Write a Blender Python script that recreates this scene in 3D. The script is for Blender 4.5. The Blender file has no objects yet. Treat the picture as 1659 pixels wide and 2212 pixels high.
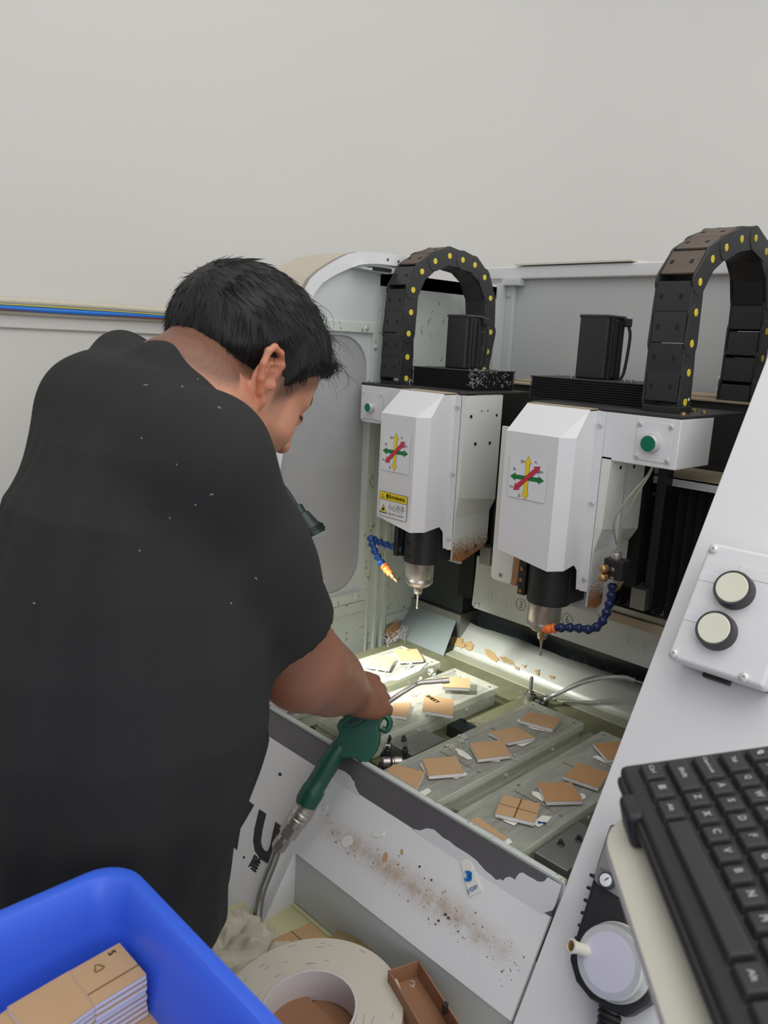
import bpy, bmesh, math, random
import numpy as np
from mathutils import Vector, Matrix
random.seed(7); rng = np.random.default_rng(7)
SC = bpy.context.scene
COL = SC.collection
CZ = 1.58                      # camera height above the floor; all points below are given relative to the lens
# ---------------------------------------------------------------- camera
F_PX = 1728.57
RC = np.array([[.6930, .7194, .0483], [.1838, -.1111, -.9767], [-.6972, .6857, -.2101]])
u_, s_, v_ = np.linalg.svd(np.array([[0.693, 0.720, 0.048], [0.184, -0.112, -0.977], [-0.697, 0.685, -0.210]]))
RC = u_ @ v_
cam_d = bpy.data.cameras.new('camera'); cam = bpy.data.objects.new('camera', cam_d); COL.objects.link(cam)
cam_d.sensor_fit = 'VERTICAL'; cam_d.sensor_height = 36; cam_d.lens = F_PX / 2212 * 36
cam_d.clip_start = .02; cam_d.clip_end = 60
cam.matrix_world = Matrix(((RC[0][0], -RC[1][0], -RC[2][0], 0), (RC[0][1], -RC[1][1], -RC[2][1], 0), (RC[0][2], -RC[1][2], -RC[2][2], CZ), (0, 0, 0, 1)))
cam_d.dof.use_dof = True; cam_d.dof.focus_distance = 1.45; cam_d.dof.aperture_fstop = 9.3
SC.camera = cam
# ---------------------------------------------------------------- light
SC.view_settings.view_transform = 'Standard'; SC.view_settings.look = 'None'
SC.view_settings.exposure = 0.0; SC.view_settings.gamma = 1.0; SC.view_settings.use_curve_mapping = False
W = bpy.data.worlds.new('hall_daylight'); SC.world = W; W.use_nodes = True
W.node_tree.nodes['Background'].inputs[0].default_value = (.93, .96, 1.0, 1)
W.node_tree.nodes['Background'].inputs[1].default_value = 0.60
def area(name, loc, target, size, power, col=(1, 1, 1)):
    l = bpy.data.lights.new(name, 'AREA'); l.shape = 'RECTANGLE'; l.size, l.size_y = size; l.energy = power; l.color = col
    o = bpy.data.objects.new(name, l); COL.objects.link(o); o.location = loc
    o.rotation_euler = (Vector(target) - Vector(loc)).to_track_quat('-Z', 'Y').to_euler(); return o
area('ceiling_strip_light', (0.6, 0.6, 3.5), (0.3, 0.8, 0), (3.0, 3.0), 42, (1, .985, .96))
area('window_daylight', (3.4, -1.6, 2.1), (-.9, 1.1, .9), (2.6, 2.2), 36, (.96, .98, 1))
area('ceiling_strip_light_rear', (1.0, 4.5, 3.5), (-.5, 4, 0), (2.5, 2.5), 40, (1, .985, .96))

# ---------------------------------------------------------------- measuring helpers (points relative to the lens)
def ray(px, py): return RC.T @ np.array([(px - 829.5) / F_PX, (py - 1106) / F_PX, 1.0])
def AX(px, py, x): d = ray(px, py); return d * (x / d[0])
def AY(px, py, y): d = ray(px, py); return d * (y / d[1])
def AZ(px, py, z): d = ray(px, py); return d * (z / d[2])
def AD(px, py, dep): return ray(px, py) * dep
NPI = np.array([0, -1, .6]) / math.hypot(1, .6); PPI = np.array([0, .859, -.7])      # sloping front of the machine
UPI = np.array([0, .6, 1]) / math.hypot(1, .6)
def AP(px, py, off=0.0): d = ray(px, py); return d * (np.dot(NPI, PPI + NPI * off) / np.dot(NPI, d))
def APL(px, py, p, n): d = ray(px, py); return d * (np.dot(n, p) / np.dot(n, d))
def V3(*a): return np.array(a, float)
# ---------------------------------------------------------------- materials
MATS = {}
def lin(c): return tuple(((x / 255) / 12.92 if x / 255 <= .04045 else ((x / 255 + .055) / 1.055) ** 2.4) for x in c)
def mat(name, col, rough=.5, metal=0.0, bump=0.0, bscale=60, var=0.0, vscale=8, spec=.5, stretch=None, coat=0, dirt=None, em=None, wear=None):
    """procedural material; dirt=(colour, scale, threshold, softness) adds stains, wear=(colour, direction scale)"""
    m = bpy.data.materials.new(name); m.use_nodes = True; nt = m.node_tree; N = nt.nodes; L = nt.links
    b = N['Principled BSDF']; b.inputs['Roughness'].default_value = rough; b.inputs['Metallic'].default_value = metal
    b.inputs['Specular IOR Level'].default_value = spec; b.inputs['Coat Weight'].default_value = coat
    tc = N.new('ShaderNodeTexCoord'); mp = N.new('ShaderNodeMapping'); L.new(tc.outputs['Object'], mp.inputs[0])
    if stretch: mp.inputs['Scale'].default_value = stretch
    c4 = (*col, 1)
    b.inputs['Base Color'].default_value = c4
    out = None
    if var or dirt:
        no = N.new('ShaderNodeTexNoise'); no.inputs['Scale'].default_value = vscale; no.inputs['Detail'].default_value = 5
        L.new(mp.outputs[0], no.inputs['Vector'])
        mx = N.new('ShaderNodeMix'); mx.data_type = 'RGBA'
        L.new(no.outputs['Fac'], mx.inputs['Factor'])
        mx.inputs['A'].default_value = (*[c * (1 - var) for c in col], 1); mx.inputs['B'].default_value = (*[min(1, c * (1 + var)) for c in col], 1)
        out = mx.outputs['Result']
    if dirt:
        for dc, ds, th, sf in (dirt if isinstance(dirt, list) else [dirt]):
            n2 = N.new('ShaderNodeTexNoise'); n2.inputs['Scale'].default_value = ds; n2.inputs['Detail'].default_value = 6; n2.inputs['Roughness'].default_value = .65
            L.new(tc.outputs['Object'], n2.inputs['Vector'])
            mr = N.new('ShaderNodeMapRange'); mr.inputs['From Min'].default_value = th; mr.inputs['From Max'].default_value = th + sf
            L.new(n2.outputs['Fac'], mr.inputs['Value'])
            m2 = N.new('ShaderNodeMix'); m2.data_type = 'RGBA'; L.new(mr.outputs[0], m2.inputs['Factor'])
            L.new(out, m2.inputs['A']); m2.inputs['B'].default_value = (*dc, 1); out = m2.outputs['Result']
    if out: L.new(out, b.inputs['Base Color'])
    if bump:
        nb = N.new('ShaderNodeTexNoise'); nb.inputs['Scale'].default_value = bscale; nb.inputs['Detail'].default_value = 4
        L.new(mp.outputs[0], nb.inputs['Vector'])
        bp = N.new('ShaderNodeBump'); bp.inputs['Strength'].default_value = bump; bp.inputs['Distance'].default_value = .004
        L.new(nb.outputs['Fac'], bp.inputs['Height']); L.new(bp.outputs[0], b.inputs['Normal'])
    if em: b.inputs['Emission Color'].default_value = (*em[0], 1); b.inputs['Emission Strength'].default_value = em[1]
    MATS[name] = m; return m
M = {}
M['wall'] = mat('wall_paint', lin((212, 209, 203)), .85, var=.03, vscale=1.3, bump=.12, bscale=18, dirt=(lin((170, 160, 145)), 40, .77, .03))
M['floor'] = mat('floor_concrete', lin((128, 128, 122)), .6, var=.15, vscale=4)
M['white'] = mat('white_powder_coat', lin((224, 223, 224)), .35, var=.02, vscale=5, bump=.03, bscale=300)
M['whitedirt'] = mat('white_panel_with_dust', lin((224, 223, 223)), .4, var=.02, vscale=5, dirt=[(lin((188, 170, 150)), 160, .72, .05)])
M['rusty'] = mat('white_sheet_rusty_edge', lin((222, 222, 216)), .45, var=.03, vscale=6, dirt=[(lin((120, 112, 90)), 240, .72, .04)])
M['inner'] = mat('inner_greenish_paint', lin((198, 204, 197)), .45, var=.03, vscale=5, dirt=[(lin((150, 140, 100)), 42, .61, .03), (lin((120, 106, 66)), 130, .66, .03)])
M['inner_clean'] = mat('inner_clean_paint', lin((200, 204, 202)), .4, var=.03, vscale=4)
M['back'] = mat('rear_panel_paint', lin((196, 197, 198)), .35, var=.02, vscale=3)
M['dusty'] = mat('dust_covered_white', lin((196, 186, 170)), .8, var=.08, vscale=12, stretch=(3, 1, 1))
M['dusty2'] = mat('thick_beige_dust', lin((172, 156, 132)), .9, var=.2, vscale=30)
M['black'] = mat('black_plastic', (.018, .018, .019), .45, var=.1, vscale=30)
M['blackdust'] = mat('black_plastic_dusty', (.030, .029, .028), .55, var=.25, vscale=10, dirt=(lin((110, 100, 88)), 25, .66, .12))
M['chain'] = mat('black_chain_plastic', (.028, .028, .029), .42, var=.2, vscale=25)
M['chaindust'] = mat('chain_bar_dusty', lin((96, 84, 74)), .8, var=.3, vscale=30)
M['blackmetal'] = mat('black_metal_speckled', (.02, .026, .028), .45, dirt=(lin((150, 150, 150)), 260, .72, .02))
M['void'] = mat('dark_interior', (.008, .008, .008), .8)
M['bellows'] = mat('black_bellows_fabric', (.028, .028, .030), .38, var=.2, vscale=12)
M['alu'] = mat('bright_aluminium', lin((214, 214, 214)), .38, .55, var=.05, vscale=30)
M['steel'] = mat('brushed_steel', lin((196, 190, 184)), .32, .8, var=.15, vscale=40)
M['steeldull'] = mat('dull_steel', lin((160, 160, 155)), .45, .9, var=.2, vscale=25)
M['galv'] = mat('galvanised_sheet', lin((196, 202, 200)), .42, .55, var=.08, vscale=6, bump=.25, bscale=12)
M['baffle'] = mat('baffle_sheet_with_glue', lin((188, 192, 184)), .45, .25, var=.06, vscale=6, bump=.3, bscale=9)
M['splash'] = mat('blue_grey_sheet', lin((132, 142, 142)), .5, .2, var=.08, vscale=8)
M['glue'] = mat('brown_glue', lin((176, 148, 100)), .7, var=.15, vscale=60)
M['bed'] = mat('oily_machine_bed', lin((128, 128, 100)), .38, .25, var=.3, vscale=14, stretch=(3, .6, 1), dirt=(lin((170, 170, 145)), 40, .63, .1))
M['tub'] = mat('tub_paint_wet', lin((170, 172, 150)), .35, .1, var=.2, vscale=9)
M['ledge'] = mat('bare_grey_ledge', lin((110, 107, 110)), .42, .25, var=.10, vscale=30, bump=.05)
M['green'] = mat('green_gun_plastic', lin((30, 84, 66)), .38, var=.08, vscale=20, spec=.5)
M['darkgreen'] = mat('dark_green_lamp_plastic', lin((36, 52, 48)), .3)
M['btn_green'] = mat('green_button', lin((10, 112, 80)), .35)
M['hose_blue'] = mat('blue_coolant_hose', lin((26, 66, 128)), .3)
M['hose_blue_dark'] = mat('dark_blue_coolant_hose', lin((20, 34, 78)), .35)
M['orange'] = mat('orange_nozzle', lin((245, 120, 50)), .4)
M['brass'] = mat('brass', lin((196, 158, 104)), .35, .9)
M['yellow'] = mat('yellow_pin', lin((226, 204, 60)), .45)
M['sticker'] = mat('sticker_white', lin((226, 226, 228)), .35)
M['ink'] = mat('black_ink', (.012, .012, .014), .5)
M['inkgrey'] = mat('grey_engraving', lin((120, 120, 112)), .6)
M['inkblue'] = mat('blue_ink', lin((30, 120, 200)), .5)
M['inkolive'] = mat('olive_ink', lin((110, 100, 40)), .6)
M['red_s'] = mat('red_sticker', lin((205, 50, 75)), .4); M['green_s'] = mat('green_sticker', lin((30, 120, 60)), .4); M['yellow_s'] = mat('yellow_sticker', lin((238, 210, 40)), .4)
M['paper'] = mat('brown_masking_paper', lin((188, 152, 112)), .75, var=.05, vscale=30, bump=.04, bscale=200)
M['paper2'] = mat('deep_brown_masking_paper', lin((178, 136, 92)), .75, var=.05, vscale=30, bump=.04, bscale=200)
M['foam'] = mat('white_foam_edge', lin((232, 228, 226)), .7)
M['groove'] = mat('scored_line', lin((92, 70, 44)), .8)
M['liner'] = mat('white_release_liner', lin((226, 224, 214)), .5)
M['blue'] = mat('blue_bin_plastic', lin((62, 104, 226)), .38, var=.03, vscale=4, spec=.5)
M['tape'] = mat('tape_roll_side', lin((206, 198, 182)), .6, var=.06, vscale=30, dirt=(lin((110, 140, 165)), 70, .70, .05))
M['core'] = mat('tape_core_paper', lin((208, 200, 198)), .7)
M['card'] = mat('brown_card', lin((150, 108, 78)), .7, var=.06, vscale=10)
M['olivecard'] = mat('olive_card', lin((138, 118, 82)), .6, var=.1, vscale=12)
M['foamyellow'] = mat('yellowed_foam_top', lin((206, 202, 158)), .7, var=.07, vscale=12, bump=.15, bscale=20)
M['film'] = mat('crumpled_foam_wrap', lin((196, 188, 168)), .45, var=.12, vscale=14, bump=.15, bscale=40)
M['key'] = mat('keycap_black', (.026, .026, .027), .5); M['keybody'] = mat('keyboard_body', (.018, .018, .019), .45)
M['legend'] = mat('key_legend', lin((200, 200, 200)), .5)
M['cream'] = mat('cream_plastic', lin((214, 210, 196)), .42, var=.02, vscale=5)
M['creambtn'] = mat('cream_button_face', lin((224, 222, 202)), .4)
M['darkgrey'] = mat('dark_grey_bezel', lin((62, 60, 64)), .45)
M['greyplate'] = mat('grey_face_plate', lin((128, 124, 124)), .5)
M['lav'] = mat('lavender_white_dial', lin((200, 197, 212)), .35)
M['shirt'] = mat('black_cotton', (.027, .027, .0265), .92, var=.12, vscale=6, bump=.25, bscale=500, spec=.25)
M['trouser'] = mat('dark_trousers', (.02, .02, .024), .9, bump=.3, bscale=300, spec=.2)
M['shoe'] = mat('dark_shoe', (.03, .03, .03), .6)
M['lint'] = mat('white_lint', (.6, .6, .6), .9); M['lintgrey'] = mat('grey_lint', (.30, .30, .30), .9)
M['hair'] = mat('black_hair', (.012, .011, .011), .55, var=.2, vscale=40, spec=.35)
M['glow'] = mat('lamp_lens', (1, 1, 1), .4, em=((1, 1, .96), 14))
M['hosec'] = mat('clear_braided_hose', lin((196, 188, 168)), .35, var=.15, vscale=150)
M['hoseb'] = mat('sky_blue_hose', lin((36, 120, 215)), .3)
M['hosey'] = mat('yellow_wire', lin((205, 195, 70)), .5); M['hoser'] = mat('red_wire', lin((150, 40, 60)), .5)
M['cable'] = mat('grey_green_cable', lin((150, 148, 128)), .5)
def acrylic(name, tint, body, frac, rough, vr=.15):
    m = bpy.data.materials.new(name); m.use_nodes = True; nt = m.node_tree; N = nt.nodes; L = nt.links
    b = N['Principled BSDF']; b.inputs['Base Color'].default_value = (*body, 1); b.inputs['Roughness'].default_value = rough
    t = N.new('ShaderNodeBsdfTransparent'); t.inputs[0].default_value = (*tint, 1)
    mx = N.new('ShaderNodeMixShader'); out = N['Material Output']
    tc = N.new('ShaderNodeTexCoord'); mp = N.new('ShaderNodeMapping'); mp.inputs['Scale'].default_value = (26, 3, 8); L.new(tc.outputs['Object'], mp.inputs[0])
    no = N.new('ShaderNodeTexNoise'); no.inputs['Scale'].default_value = 2.2; no.inputs['Detail'].default_value = 8; no.inputs['Roughness'].default_value = .7; no.inputs['Distortion'].default_value = .6; L.new(mp.outputs[0], no.inputs['Vector'])
    mr = N.new('ShaderNodeMapRange'); mr.inputs['From Min'].default_value = .35; mr.inputs['From Max'].default_value = .7
    mr.inputs['To Min'].default_value = max(0, frac - vr); mr.inputs['To Max'].default_value = min(1, frac + vr)
    L.new(no.outputs['Fac'], mr.inputs['Value']); L.new(mr.outputs[0], mx.inputs[0]); L.new(t.outputs[0], mx.inputs[1]); L.new(b.outputs[0], mx.inputs[2]); L.new(mx.outputs[0], out.inputs[0])
    return m
M['acrylic'] = acrylic('clear_acrylic_scratched', (.86, .88, .84), lin((206, 206, 196)), .40, .14)
M['acrylic_low'] = acrylic('clear_acrylic_slab', (.88, .90, .84), lin((196, 198, 180)), .38, .16)
M['edge'] = acrylic('frosted_acrylic_edge', (.9, .92, .86), lin((228, 230, 214)), .80, .25, .12)
M['window'] = acrylic('smoky_window_sheet', (.80, .80, .80), lin((182, 182, 184)), .80, .3, .04)
M['scrap'] = acrylic('clear_film_scrap', (.9, .9, .9), lin((225, 222, 215)), .5, .3)

# ---------------------------------------------------------------- object helpers
ORG = {}
ROOTS = []
def _link(name, me, m, parent, origin):
    o = bpy.data.objects.new(name, me); COL.objects.link(o)
    if m is not None:
        for mm in (m if isinstance(m, (list, tuple)) else [m]): me.materials.append(mm)
    org = np.array(origin, float); ORG[o.name] = org
    if parent is not None: o.parent = parent; o.location = org - ORG[parent.name]
    else: o.location = org; ROOTS.append(o)
    return o
def obj(name, mesh, m, parent=None, smooth=False, bevel=0, seg=2, label=None):
    """mesh = (verts, faces) in points relative to the lens -> one object whose origin is its base centre"""
    v = np.array(mesh[0], float); org = np.array([(v[:, 0].min() + v[:, 0].max()) / 2, (v[:, 1].min() + v[:, 1].max()) / 2, v[:, 2].min()])
    me = bpy.data.meshes.new(name); me.from_pydata((v - org).tolist(), [], [list(f) for f in mesh[1]]); me.validate()
    bm_ = bmesh.new(); bm_.from_mesh(me); bmesh.ops.recalc_face_normals(bm_, faces=bm_.faces); bm_.to_mesh(me); bm_.free(); me.update()
    if smooth:
        me.polygons.foreach_set('use_smooth', [True] * len(me.polygons))
        try: me.set_sharp_from_angle(angle=math.radians(38))
        except Exception: pass
    o = _link(name, me, m, parent, org)
    if bevel:
        b = o.modifiers.new('bevel', 'BEVEL'); b.width = bevel; b.segments = seg; b.limit_method = 'ANGLE'; b.angle_limit = math.radians(35)
        me.polygons.foreach_set('use_smooth', [True] * len(me.polygons))
        b.harden_normals = False
        w = o.modifiers.new('wn', 'WEIGHTED_NORMAL'); w.keep_sharp = True
    if label: o['label'] = label
    return o
def edge_faces(o, m):
    o.data.materials.append(m)
    for p in o.data.polygons:
        if abs(p.normal.z) < .5: p.material_index = 1
    return o
def thing(name, label, cat, loc, group=None):
    o = bpy.data.objects.new(name, None); COL.objects.link(o); o.empty_display_size = .03
    o['label'] = label; o['category'] = cat
    if group: o['group'] = group
    ORG[o.name] = np.array(loc, float); o.location = loc; ROOTS.append(o); return o
def tag(o, label, cat, group=None):
    o['label'] = label; o['category'] = cat
    if group: o['group'] = group
    return o
def struct(o): o['kind'] = 'structure'; return o
def stuff(o): o['kind'] = 'stuff'; return o
def cat_mesh(*ms):
    V, Fc, n = [], [], 0
    for v, f in ms:
        V.append(np.array(v, float)); Fc += [[i + n for i in q] for q in f]; n += len(v)
    return np.concatenate(V), Fc
def frame_from(axis, hint=(0, 0, 1)):
    a = np.array(axis, float); a /= np.linalg.norm(a); h = np.array(hint, float)
    if abs(np.dot(a, h)) > .95 * np.linalg.norm(h): h = np.array((1., 0, 0))
    u = np.cross(h, a); u /= np.linalg.norm(u); return u, np.cross(a, u), a
def box(x0, x1, y0, y1, z0, z1):
    v = [(x, y, z) for x in (x0, x1) for y in (y0, y1) for z in (z0, z1)]
    return v, [(0, 1, 3, 2), (4, 6, 7, 5), (0, 4, 5, 1), (2, 3, 7, 6), (0, 2, 6, 4), (1, 5, 7, 3)]
def obox(c, u, v, w, hu, hv, hw):
    c, u, v, w = [np.array(q, float) for q in (c, u, v, w)]
    P = [c + u * a * hu + v * b * hv + w * d * hw for a in (-1, 1) for b in (-1, 1) for d in (-1, 1)]
    return P, box(0, 1, 0, 1, 0, 1)[1]
def prism(poly, ext):
    """closed polygon of 3D points extruded by vector ext"""
    P = [np.array(p, float) for p in poly]; e = np.array(ext, float); n = len(P)
    nrm = sum(np.cross(P[i] - P[0], P[(i + 1) % n] - P[0]) for i in range(n))
    if np.dot(nrm, e) > 0: P = P[::-1]
    return P + [p + e for p in P], [list(range(n)), list(range(2 * n - 1, n - 1, -1))] + [[i, i + n, (i + 1) % n + n, (i + 1) % n][::1] for i in range(n)]
def lathe(p, axis, prof, n=32, caps=True, hint=(0, 0, 1)):
    """prof = [(distance along the axis, radius)...]"""
    u, v, a = frame_from(axis, hint); p = np.array(p, float); V = []; Fc = []
    for t, r in prof:
        for k in range(n):
            th = 2 * math.pi * k / n; V.append(p + a * t + r * (u * math.cos(th) + v * math.sin(th)))
    for i in range(len(prof) - 1):
        for k in range(n): Fc.append((i * n + k, i * n + (k + 1) % n, (i + 1) * n + (k + 1) % n, (i + 1) * n + k))
    if caps: Fc.append(list(range(n))[::-1]); Fc.append([(len(prof) - 1) * n + k for k in range(n)])
    return V, Fc
def smooth_path(pts, k=6):
    P = [np.array(p, float) for p in pts]; P = [2 * P[0] - P[1]] + P + [2 * P[-1] - P[-2]]; out = []
    for i in range(1, len(P) - 2):
        for j in range(k):
            t = j / k; a, b, c, d = P[i - 1], P[i], P[i + 1], P[i + 2]
            out.append(.5 * ((2 * b) + (-a + c) * t + (2 * a - 5 * b + 4 * c - d) * t * t + (-a + 3 * b - 3 * c + d) * t ** 3))
    out.append(P[-2]); return out
def tube(path, r, n=10, caps=True):
    P = [np.array(p, float) for p in path]; m = len(P); R_ = r if hasattr(r, '__len__') else [r] * m
    V, Fc = [], []; t0 = P[1] - P[0]; u, v, _ = frame_from(t0)
    for i in range(m):
        t = P[min(i + 1, m - 1)] - P[max(i - 1, 0)]; t /= np.linalg.norm(t) + 1e-12
        u = u - t * np.dot(u, t); u /= np.linalg.norm(u) + 1e-12; v = np.cross(t, u)
        for k in range(n): th = 2 * math.pi * k / n; V.append(P[i] + R_[i] * (u * math.cos(th) + v * math.sin(th)))
    for i in range(m - 1):
        for k in range(n): Fc.append((i * n + k, i * n + (k + 1) % n, (i + 1) * n + (k + 1) % n, (i + 1) * n + k))
    if caps: Fc.append(list(range(n))[::-1]); Fc.append([(m - 1) * n + k for k in range(n)])
    return V, Fc
def screw(p, nrm, r=.0045, parent=None, m=None, name='screw'):
    u, v, a = frame_from(nrm)
    mh = cat_mesh(lathe(p, nrm, [(0, r), (r * .35, r * .95), (r * .55, r * .6), (r * .55, r * .32), (r * .2, r * .3)], 10, caps=False), lathe(p, nrm, [(r * .18, r * .3), (r * .2, r * .05)], 8))
    return obj(name, mh, m or M['alu'], parent, smooth=True)
FONT = None
def text_mesh(s, thick=.0):
    cu = bpy.data.curves.new('t', 'FONT'); cu.body = s; cu.size = 1; cu.resolution_u = 3
    o = bpy.data.objects.new('t', cu); COL.objects.link(o); bpy.context.view_layer.update()
    me = bpy.data.meshes.new_from_object(o.evaluated_get(bpy.context.evaluated_depsgraph_get()))
    v = np.array([q.co[:] for q in me.vertices]); f = [list(q.vertices) for q in me.polygons]
    bpy.data.objects.remove(o); bpy.data.curves.remove(cu); bpy.data.meshes.remove(me)
    return v, f
def print_on(s, o0, ru, uv, nrm, w=None, h=None, fat=1.0, lift=.0006, bold=0):
    """lettering laid on a surface: lower-left corner o0, reading direction ru, up direction uv"""
    v, f = text_mesh(s); o0, ru, uv, nrm = [np.array(q, float) for q in (o0, ru, uv, nrm)]
    if bold:
        ms = [(v + np.array([a, b, 0]), f) for a, b in ((0, 0), (bold, 0), (0, bold), (bold, bold))]; v, f = cat_mesh(*ms)
    mn = v.min(0); mxx = v.max(0); sx, sy = (mxx - mn)[:2]
    ky = h / sy if h else w / sx; kx = w / sx if w else ky
    P = o0 + np.outer((v[:, 0] - mn[0]) * kx, ru) + np.outer((v[:, 1] - mn[1]) * ky, uv) + nrm * lift
    return P, f
def flat(poly, nrm, t=.0004): return prism(poly, np.array(nrm, float) * t)
# ================================================================ room
o = struct(obj('floor', box(-1.75, 4.5, -4.0, 14.0, -CZ - .05, -CZ), M['floor']))
o = struct(obj('wall_left', box(-1.87, -1.75, -4.0, 14.0, -CZ, 2.6), M['wall']))
o = struct(obj('trim_1', box(-1.75, -1.742, -2.0, 1.9, -.013, .022), M['wall'], bevel=.003))   # shallow cable ledge along the wall
# hoses resting on the ledge
def wallhose(name, y0, y1, z0, z1, r, m, label, dx=0):
    pts = [(-1.742 + r + dx, y, z0 + (z1 - z0) * (y - y0) / (y1 - y0) + .0012 * math.sin(y * 9 + r * 900)) for y in np.linspace(y0, y1, 40)]
    v, f = tube(pts, [r * (1 + .05 * (i % 2)) for i in range(40)], 10)
    return tag(obj(name, (v, f), m, smooth=True), label, 'hose', 'hoses and wires along the wall')
wallhose('air_hose', -1.0, 1.6, .0415, .0395, .0080, M['hosec'], 'clear braided hose, thickest and topmost of the lines along the wall')
wallhose('air_hose', -1.0, 1.6, .0290, .0270, .0052, M['hoseb'], 'bright sky-blue air hose running along the wall', .010)
wallhose('signal_wire', -1.0, 1.6, .0385, .0300, .0012, M['hosey'], 'thin yellow wire along the upper side of the blue hose', .019)
wallhose('signal_wire', -1.0, 1.6, .0210, .0240, .0012, M['hoser'], 'thin dark red wire along the lower side of the blue hose', .017)
wallhose('air_hose', -1.0, 1.6, .0190, .0205, .0050, M['hosec'], 'thin clear braided hose lowest of the lines along the wall', .001)

# ================================================================ enclosure of the engraving machine
E_ = thing('engraving_machine', 'white engraving machine enclosure with sloping front panel, work opening and side window', 'machine', (-.9, 1.3, -CZ))
XW, YB, XC = -1.37, 1.77, -.489        # left inner wall, rear panel, edge of the console
def Z2Y(z): return .859 + .6 * (z + .70)
# profile of the left housing side (y, z), from the photograph's curved front rim
arch = [(.846, -.70), (.905, -.60), (.965, -.42), (1.005, -.22), (1.035, -.04), (1.060, .065), (1.086, .117), (1.141, .154), (1.200, .181), (1.262, .189), (1.364, .191)]
inn = [(.876, -.70), (.932, -.60), (.990, -.42), (1.030, -.22), (1.060, -.04), (1.084, .055), (1.108, .100), (1.143, .125), (1.202, .151), (1.238, .161), (1.289, .166), (1.364, .166)]
XO = -1.53
# rim band that faces the work space, and the beige dusty outer skin
def band(x, a, b):
    V, Fc = [], []; 
    n = 40
    def rs(p):
        p = np.array(smooth_path([(0, *q) for q in p], 6))[:, 1:]; d = np.r_[0, np.cumsum(np.linalg.norm(np.diff(p, axis=0), axis=1))]; t = np.linspace(0, d[-1], n)
        return np.stack([np.interp(t, d, p[:, 0]), np.interp(t, d, p[:, 1])], 1)
    A, B = rs(a), rs(b); return A, B
A_, B_ = band(0, arch, inn); n_ = len(A_)
V = [(XW + .012, *a) for a in A_] + [(XW + .012, *b) for b in B_] + [(XW - .003, *a) for a in A_] + [(XW - .003, *b) for b in B_]
Fq = []
for i in range(n_ - 1):
    Fq += [(i, i + 1, n_ + i + 1, n_ + i), (2 * n_ + i, 3 * n_ + i, 3 * n_ + i + 1, 2 * n_ + i + 1), (i, 2 * n_ + i, 2 * n_ + i + 1, i + 1), (n_ + i, n_ + i + 1, 3 * n_ + i + 1, 3 * n_ + i)]
Fq += [(0, n_, 3 * n_, 2 * n_), (n_ - 1, 3 * n_ - 1, 4 * n_ - 1, 2 * n_ - 1)]
obj('side_rim', (V, Fq), M['white'], E_, smooth=True, label='white curved rim around the left side housing')
V = [(XW + .012, *a) for a in A_] + [(XO, *a) for a in A_]
Fq = [(i, n_ + i, n_ + i + 1, i + 1) for i in range(n_ - 1)]
obj('side_cover', (V, Fq), M['dusty'], E_, smooth=True, label='dusty beige curved outer skin of the left housing')
# left wall sheet with the window opening (window y .99..1.28, z -.60...014)
wy0, wy1, wz0, wz1 = .985, 1.282, -.602, .014
def rrect(y0, y1, z0, z1, r, k=6):
    P = []
    for cy, cz, a0 in ((y1 - r, z1 - r, 0), (y0 + r, z1 - r, 90), (y0 + r, z0 + r, 180), (y1 - r, z0 + r, 270)):
        for j in range(k + 1): a = math.radians(a0 + 90 * j / k); P.append((cy + r * math.cos(a), cz + r * math.sin(a)))
    return P
lower = [(.846, -.80), (1.364, -.80)]
obj('side_wall', box(XW - .012, XW, wy1 + .017, YB, -.80, .15), M['inner'], E_)
obj('side_wall', box(XW - .012, XW, .87, wy1 + .017, -.80, wz0 - .02), M['inner'], E_)
top = [(XW, 1.06, wz1 + .02)] + [(XW, *b) for b in inn if b[1] > .04] + [(XW, 1.364, .166), (XW, 1.37, .12), (XW, wy1 + .017, .12), (XW, wy1 + .017, wz1 + .02)]
obj('side_wall', prism(top, (-.012, 0, 0)), M['inner_clean'], E_)
obj('rear_side_top', prism([(XW, 1.364, .12), (XW, 1.364, .191), (XW, 1.46, .15), (XW, YB, .15), (XW, YB, .12)], (-.012, 0, 0)), M['inner_clean'], E_)
# window frame: raised strips, and a rounded smoky sheet behind a cream surround
fr = thing
def yz_ring(outer, inner_, x, t): # outer/inner same count
    n = len(outer); V = [(x, *p) for p in outer] + [(x, *p) for p in inner_] + [(x - t, *p) for p in outer] + [(x - t, *p) for p in inner_]
    Fc = []
    for i in range(n):
        j = (i + 1) % n
        Fc += [(i, j, n + j, n + i), (2 * n + i, 3 * n + i, 3 * n + j, 2 * n + j), (i, 2 * n + i, 2 * n + j, j), (n + i, n + j, 3 * n + j, 3 * n + i)]
    return V, Fc
wo = rrect(wy0 - .017, wy1 + .022, wz0 - .024, wz1 + .022, .002); wi = rrect(wy0, wy1, wz0, wz1, .002)
wf = obj('window_frame', yz_ring(wo, wi, XW + .004, .014), M['inner'], E_, bevel=.0008)
wi2 = rrect(wy0 + .008, wy1 - .008, wz0 + .008, wz1 - .008, .075)
wi1 = rrect(wy0, wy1, wz0, wz1, .002)
obj('window_surround', yz_ring(wi1, wi2, XW - .006, .003), M['inner_clean'], wf, label='cream surround with rounded corners behind the frame')
obj('window_sheet', box(XW - .013, XW - .010, wy0, wy1, wz0, wz1), M['window'], wf, label='smoky translucent plastic window sheet')
for (px, py) in ((792, 709), (810, 751), (793, 1250), (772, 1289), (801, 1030), (728, 1305)):
    p = AX(px, py, XW + .004); screw(p, (1, 0, 0), .006, wf)
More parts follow.
